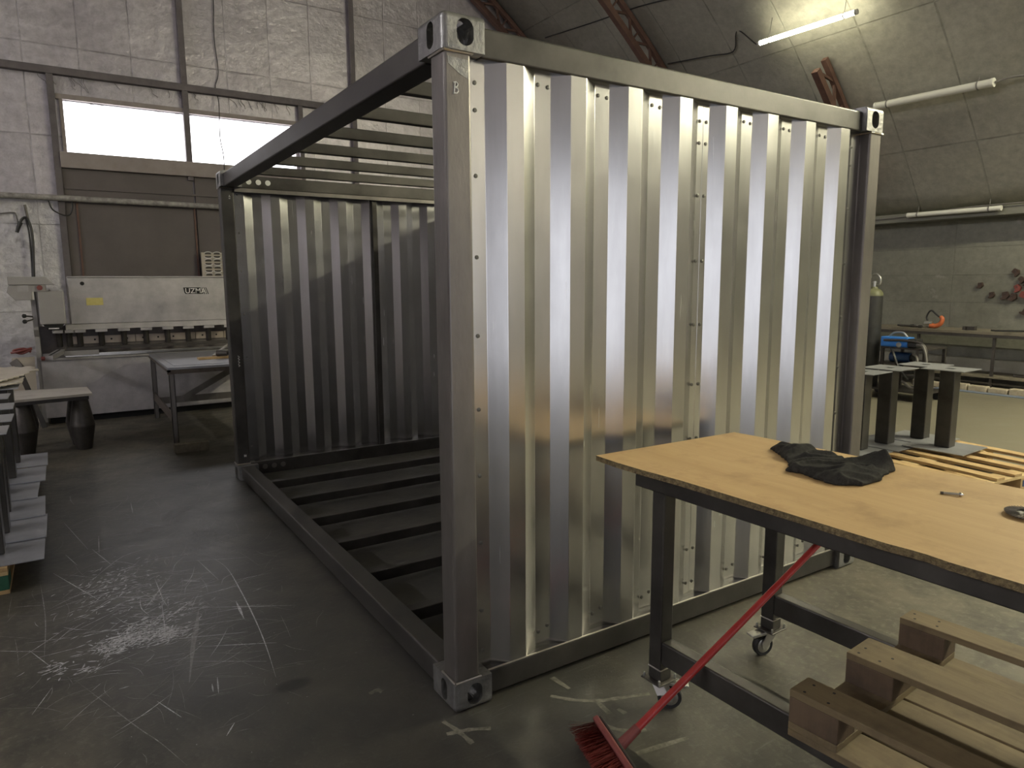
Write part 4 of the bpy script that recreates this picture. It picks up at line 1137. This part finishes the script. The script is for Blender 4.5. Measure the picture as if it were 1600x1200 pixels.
# ------------------------------------------------------------------ old work table in front of the shear
t = thing('angle_iron_table', 'old angle-iron work table standing in front of the grey shear', 'table', (.4, 6.3, 0))
bm = BM(); box(bm, -.275, 1.25, 5.48, 7.22, .755, .780); obj('table_top', bm, M['plate'], t, bevel=.003)
bm = BM(); box(bm, -.28, 1.255, 5.47, 5.50, .715, .757); box(bm, -.28, -.25, 5.47, 7.23, .735, .757); obj('apron', bm, M['brown_iron'], t)
for x, y in ((-.268, 5.49), (-.268, 7.15), (1.19, 5.49), (1.19, 7.15)):
    bm = BM(); box(bm, x, x + .05, y, y + .006, 0, .754); box(bm, x, x + .006, y, y + .05, 0, .754); box(bm, x + .044, x + .05, y, y + .03, 0, .754); obj('leg', bm, M['steel_light'], t)
bm = BM(); box(bm, -.262, -.25, 5.54, 7.15, .22, .32); obj('side_stretcher', bm, M['brown_iron'], t)
bm = BM(); box(bm, -.21, 1.19, 7.155, 7.17, .17, .25); obj('back_stretcher', bm, M['steel_light'], t)
bm = BM(); bar(bm, (.05, 7.14, .22), (1.0, 7.14, .73), .02, .07, (0, 0, 1)); obj('diagonal_brace', bm, M['steel_light'], t)
def flat(name, pts, z, h, mat, label, cat):
    bm = BM(); prism(bm, [(x, y, z) for x, y in pts], (0, 0, h)); c = [sum(p[i] for p in pts) / len(pts) for i in (0, 1)]
    return single(name, bm, mat, label, cat, (c[0], c[1], z))
flat('sheet_offcut', [(-.20, 5.62), (.9, 5.56), (.9, 6.6), (-.22, 7.1)], .7805, .004, M['plate'], 'thin grey sheet-metal offcut covering the old table top', 'sheet')
flat('wood_strip', [(.10, 6.05), (.75, 6.10), (.75, 6.22), (.10, 6.17)], .785, .02, M['new_wood'], 'light wooden strip lying under the hand tool on the old table', 'wood strip')
t = thing('angle_grinder', 'dark hand tool with a stubby head lying on the old table', 'hand tool', (.36, 6.0, .806))
bm = BM(); tube(bm, [(.30, 6.12, .842), (.40, 6.06, .842)], .036, 14, .030); obj('tool_head', bm, M['guard'], t, smooth=True)
bm = BM(); tube(bm, [(.40, 6.06, .838), (.55, 5.80, .825)], .016, 10); obj('tool_handle', bm, M['black'], t, smooth=True)
bm = BM(); bar(bm, (.27, 6.16, .812), (.52, 6.62, .90), .03, .012); single('flat_bar', bm, M['bright'], 'bright flat steel bar propped up on the hand tool', 'bar', (.3, 6.2, .806))
bm = BM(); box(bm, -.31, -.01, 5.05, 5.15, 0, .085); single('wooden_block', bm, M['bench_wood'], 'dark wooden block on the floor before the old work table leg', 'block', (-.16, 5.1, 0), bevel=.004)

# ------------------------------------------------------------------ right wall workbench and its things
t = thing('wall_workbench', 'long wall workbench with a plank top along the right wall', 'workbench', (10.3, 2., 0))
bm = BM(); box(bm, 9.98, 10.62, -3., 6.2, .815, .862); obj('bench_top', bm, M['bench_wood'], t, bevel=.004)
bm = BM(); box(bm, 9.985, 10.03, -3., 6.2, .775, .814); obj('front_rail', bm, M['guard'], t)
for y in (-.2, 1.15, 2.47, 3.52, 4.9):
    bm = BM(); box(bm, 10.0, 10.035, y, y + .035, 0.0, .774); obj('leg', bm, M['guard'], t)
bm = BM(); box(bm, 9.99, 10.60, -3., 4.8, .195, .222); obj('lower_shelf', bm, M['bench_wood'], t)
bm = BM(); box(bm, 9.998, 10.02, -3., 4.8, .11, .13); obj('lower_rail', bm, M['guard'], t)
for k in range(8):
    y = 1.42 + k * .262
    bm = BM(); box(bm, 9.86, 9.98, y, y + .245, 0, .075 + .01 * (k % 3)); bm2 = bm
    lab = ['brick in the row under the wall bench, the one nearest the right picture edge', 'brick second from the right picture edge under the wall bench', 'brick third from the right picture edge under the wall bench', 'brick fourth from the right picture edge under the wall bench', 'brick fifth from the right, just right of the bench leg', 'brick just left of the pedestal under the wall bench', 'brick between the two right pedestals under the wall bench', 'brick farthest left in the row under the wall bench'][k]
    single('loose_brick', bm, M['brick'], lab, 'brick', (9.92, y + .12, 0), 'bricks under the wall bench', bevel=.012)
bm = BM(); box(bm, 9.70, 9.84, .8, 3.1, .0005, .012); single('blue_strip', bm, M['blue_tape'], 'flat dusty blue strip lying on the floor in front of the bricks', 'strip', (9.77, 2., 0))

def magnet(y, z, s, rot, mat, label):
    t = thing('welding_magnet', label, 'magnet', (10.765, y, z), 0, 'welding magnets on the right wall')
    pts = [(-.5, -.45), (.1, -.5), (.5, -.1), (.35, .5), (-.25, .5), (-.3, -.15), (-.6, -.3)]
    c, s_ = math.cos(rot), math.sin(rot)
    P_ = [(10.745, y - (a * c - b * s_) * s, z + (a * s_ + b * c) * s) for a, b in pts]
    bm = BM(); prism(bm, P_, (.052, 0, 0)); obj('magnet_body', bm, mat, t)
    bm = BM(); lathe(bm, [(.002, -.004), (.008, -.004), (.008, .004)], (10.743, y, z + .02), 8, 'x'); obj('centre_bolt', bm, M['guard'], t)
for a in [(3.064, 1.51, .085, .1, 'magnet', 'small brown magnet on the right wall, uppermost of the two apart from the cluster'),
          (2.894, 1.366, .085, .25, 'magnet', 'small brown magnet on the right wall, lower of the two apart from the cluster'),
          (2.713, 1.358, .11, .2, 'magnet', 'brown magnet at the lower left of the wall cluster'),
          (2.612, 1.335, .11, -.15, 'magnet', 'dark brown magnet just right of the lower left one in the wall cluster'),
          (2.599, 1.70, .10, .9, 'magnet', 'slanting dark magnet at the top of the wall cluster'),
          (2.52, 1.592, .085, .8, 'magnet', 'brown magnet between the slanting top one and the red square one'),
          (2.56, 1.468, .10, .5, 'magnet_red', 'red square magnet in the middle of the wall cluster'),
          (2.455, 1.36, .13, 1.2, 'magnet_red', 'largest red magnet at the lower right of the wall cluster'),
          (2.44, 1.555, .10, .2, 'magnet', 'brown magnet cut by the right picture edge, upper of the two'),
          (2.43, 1.13, .11, -.4, 'magnet', 'lowest brown magnet at the right picture edge')]:
    magnet(a[0], a[1], a[2], a[3], M[a[4]], a[5])

BZ = .8625
t = thing('pipe_clamp', 'orange and grey tool with a black loop handle on the wall workbench', 'hand tool', (10.1, 3.40, BZ))
bm = BM(); tube(bm, smooth_curve([(10.1, 3.42, BZ + .045), (10.1, 3.34, BZ + .04), (10.1, 3.27, BZ + .08), (10.1, 3.25, BZ + .15), (10.1, 3.28, BZ + .185)]), .040, 10, .026); obj('tool_body', bm, M['orange'], t, smooth=True)
bm = BM(); tube(bm, [(10.1, 3.50, BZ + .075), (10.1, 3.39, BZ + .08)], .036, 10); obj('tool_nose', bm, M['zinc'], t, smooth=True)
bm = BM(); tube(bm, smooth_curve([(10.1, 3.46, BZ + .11), (10.1, 3.48, BZ + .17), (10.1, 3.45, BZ + .25), (10.1, 3.41, BZ + .27), (10.1, 3.36, BZ + .23), (10.1, 3.30, BZ + .18)]), .013, 8); obj('loop_handle', bm, M['black'], t, smooth=True)
for k, (y, l, z, x, mm) in enumerate([(3.72, .30, .0, 10.06, 'guard'), (3.85, .22, .0, 10.15, 'black'), (3.62, .18, .0, 10.24, 'zinc')]):
    bm = BM(); tube(bm, [(x, y - l / 2, BZ + .0225 + z), (x + .03, y + l / 2, BZ + .0225 + z)], .0115, 8); tube(bm, [(x + .0, y - l / 2, BZ + .0225 + z), (x, y - l / 2 - .05, BZ + .0225 + z)], .022, 8)
    single('hand_tool', bm, M[mm], ['long dark wrench at the front of the tool heap near the gas cylinder', 'black rod-handled tool lying behind the long dark wrench', 'bright tool at the right end of the tool heap on the wall bench'][k], 'hand tool', (x, y, BZ), 'tool heap on the wall bench')
bm = BM(); box(bm, 10.06, 10.12, 2.90, 2.945, BZ, BZ + .055); single('steel_block', bm, M['guard'], 'narrow dark block on the wall bench, left of the wider one', 'block', (10.09, 2.92, BZ), bevel=.004)
bm = BM(); box(bm, 10.06, 10.13, 2.775, 2.885, BZ, BZ + .058); single('steel_block', bm, M['guard'], 'wider dark block on the wall bench, right of the narrow one', 'block', (10.09, 2.83, BZ), bevel=.004)
for k, (ya, yb, h) in enumerate([(2.52, 2.05, .022)]):
    bm = BM(); bar(bm, (10.08 + .06 * k, ya, BZ + .012 + .02 * k), (10.1 + .05 * k, yb, BZ + h * .7 + .01), .045, .022); tube(bm, [(10.08, ya, BZ + .014 + .02 * k), (10.08, ya + .05, BZ + .014 + .02 * k)], .012, 8)
    single('grinder_tool', bm, M['black'], ['long black tool on the bench edge at the right picture border', 'second black tool on the bench beyond the right picture border'][k], 'hand tool', (10.09, (ya + yb) / 2, BZ), bevel=.004)
bm = BM(); tube(bm, [(10.2, 1.98, .235), (10.2, 2.25, .235)], .012, 8); tube(bm, [(10.2, 2.25, .235), (10.2, 2.275, .235)], .03, 10); single('shelf_bolt', bm, M['guard'], 'dark bolt with a flat head lying on the lower shelf of the wall bench', 'bolt', (10.2, 2.1, .222))

# welding cart with gas cylinder
t = thing('welding_cart', 'dark tube-framed welding cart with a blue welder on top', 'welding cart', (8.5, 2.95, 0))
bm = BM(); box(bm, 8.2, 8.75, 2.50, 3.46, .115, .14); obj('cart_base', bm, M['guard'], t)
for x, y in ((8.22, 2.53), (8.72, 2.53), (8.22, 3.08), (8.72, 3.08)):
    bm = BM(); bar(bm, (x, y, .14), (x, y, .70), .035, .035); obj('cart_post', bm, M['guard'], t)
bm = BM(); box(bm, 8.2, 8.75, 2.51, 3.10, .485, .505); obj('middle_shelf', bm, M['guard'], t)
bm = BM(); box(bm, 8.2, 8.75, 2.51, 3.10, .69, .71); obj('upper_shelf', bm, M['guard'], t)
bm = BM(); tube(bm, smooth_curve([(8.18, 3.05, .80), (8.17, 2.75, .81), (8.17, 2.55, .78), (8.17, 2.48, .66), (8.19, 2.48, .45)]), .016, 8); obj('cart_handle', bm, M['guard'], t, smooth=True)
for x in (8.28, 8.68):
    for y in (2.56, 3.36):
        bm = BM(); lathe(bm, [(.02, -.018), (.055, -.02), (.058, 0), (.055, .02), (.02, .018)], (x, y, .058), 18, 'x'); obj('wheel', bm, M['black'], t, smooth=True)
t = thing('welder', 'bright blue welding machine on the upper shelf of the cart', 'welder', (8.45, 2.9, .711))
bm = BM(); box(bm, 8.22, 8.40, 2.76, 3.12, .711, .845); obj('casing', bm, M['blue'], t, bevel=.012)
bm = BM(); box(bm, 8.215, 8.38, 2.64, 2.758, .72, .83); obj('front_panel', bm, M['black'], t, bevel=.008)
bm = BM(); lathe(bm, [(.0005, -.002), (.035, -.002), (.035, .002)], (8.219, 2.87, .745), 18, 'x'); obj('badge', bm, M['zinc'], t)
bm = BM(); tube(bm, smooth_curve([(8.3, 3.05, .845), (8.3, 2.98, .90), (8.3, 2.87, .905), (8.3, 2.80, .845)]), .012, 8); obj('carry_handle', bm, M['zinc'], t, smooth=True)
t = thing('wire_feeder', 'dark blue rounded unit on the middle shelf of the welding cart', 'welder', (8.45, 2.85, .506))
bm = BM(); tube(bm, [(8.30, 3.0, .575), (8.30, 2.74, .575)], .068, 16); obj('drum', bm, M['blue_dark'], t, smooth=True)
bm = BM(); tube(bm, [(8.30, 2.735, .575), (8.30, 2.70, .575)], .05, 16); obj('drum_cap', bm, M['black'], t, smooth=True)
for k, pts in enumerate([[(8.19, 2.62, .76), (8.12, 2.50, .74), (8.10, 2.44, .55), (8.12, 2.46, .32), (8.14, 2.6, .2), (8.13, 2.75, .28)],
                         [(8.19, 2.66, .64), (8.10, 2.56, .60), (8.08, 2.54, .42), (8.10, 2.58, .25)],
                         [(8.19, 2.95, .70), (8.10, 2.86, .62), (8.10, 2.80, .48), (8.12, 2.72, .36), (8.12, 2.66, .30)]]):
    wire('welding_cable', pts, .017, M['grey_cable'] if k < 2 else M['cable'], ['grey welding cable hanging in the outermost loop from the cart', 'grey welding cable in the tight inner loop at the cart front', 'black welding cable drooping under the blue welder'][k], 'cable', 'welding cart cables')
t = thing('gas_cylinder', 'tall black gas cylinder with an olive shoulder behind the container post', 'gas cylinder', (8.32, 3.31, .141))
bm = BM(); lathe(bm, [(.105, .141), (.115, .155), (.115, 1.385)], (8.32, 3.31, 0), 28); obj('cylinder_body', bm, M['cyl'], t, smooth=True)
bm = BM(); lathe(bm, [(.1152, 1.3855), (.112, 1.42), (.085, 1.465), (.045, 1.485), (.035, 1.51)], (8.32, 3.31, 0), 28); obj('shoulder', bm, M['olive'], t, smooth=True)
bm = BM(); lathe(bm, [(.022, 1.505), (.022, 1.56), (.03, 1.56), (.03, 1.585)], (8.32, 3.31, 0), 12); obj('valve', bm, M['zinc'], t)
bm = BM(); tube(bm, smooth_curve([(8.32, 3.38, 1.50), (8.32, 3.385, 1.60), (8.32, 3.35, 1.67), (8.32, 3.28, 1.675), (8.32, 3.235, 1.62), (8.32, 3.24, 1.545), (8.32, 3.30, 1.53)]), .012, 8); obj('valve_guard', bm, M['zinc'], t, smooth=True)
bm = BM(); box(bm, 8.05, 8.19, 3.17, 3.33, 0, .085); single('timber_block', bm, M['old_wood_x'], 'short timber block on the floor beside the welding cart', 'block', (8.12, 3.25, 0), bevel=.004)

# ------------------------------------------------------------------ light
w = bpy.data.worlds.new('World'); scene.world = w; w.use_nodes = True
bg = w.node_tree.nodes['Background']; bg.inputs[0].default_value = (.75, .85, 1., 1); bg.inputs[1].default_value = .4
def area(name, loc, rot, sx, sy, power, col):
    l = bpy.data.lights.new(name, 'AREA'); l.shape = 'RECTANGLE'; l.size = sx; l.size_y = sy; l.energy = power; l.color = col
    o = bpy.data.objects.new(name, l); COL.objects.link(o); o.location = loc; o.rotation_euler = rot
    return o
area('gate_daylight', ((GX0 + GX1) / 2, YF - .05, GZ / 2), (PI / 2, 0, 0), GX1 - GX0, GZ, 75., (.96, .93, .98))
area('window_daylight', (.78, YB + .08, 3.845), (-PI / 2, 0, 0), 3.2, .7, 14., (.97, .96, 1.))

# ------------------------------------------------------------------ camera
cd = bpy.data.cameras.new('Camera'); cam = bpy.data.objects.new('Camera', cd); COL.objects.link(cam)
cd.sensor_width = 36; cd.lens = 36 * 1087.66 / 1600; cd.clip_start = .05; cd.clip_end = 100
R_ = Vector((0.84102425, -0.54095999, -0.00636399)); U_ = Vector((0.08274809, 0.11700467, 0.98967806)); F_ = Vector((0.53463162, 0.83286986, -0.14316717))
mt = Matrix((R_, U_, -F_)).transposed().to_4x4(); mt.translation = Vector((-1.10436, -2.1220, 1.58774))
cam.matrix_world = mt
scene.camera = cam
vs = scene.view_settings
vs.view_transform = 'Standard'; vs.look = 'None'; vs.exposure = .15; vs.gamma = 1.; vs.use_curve_mapping = False
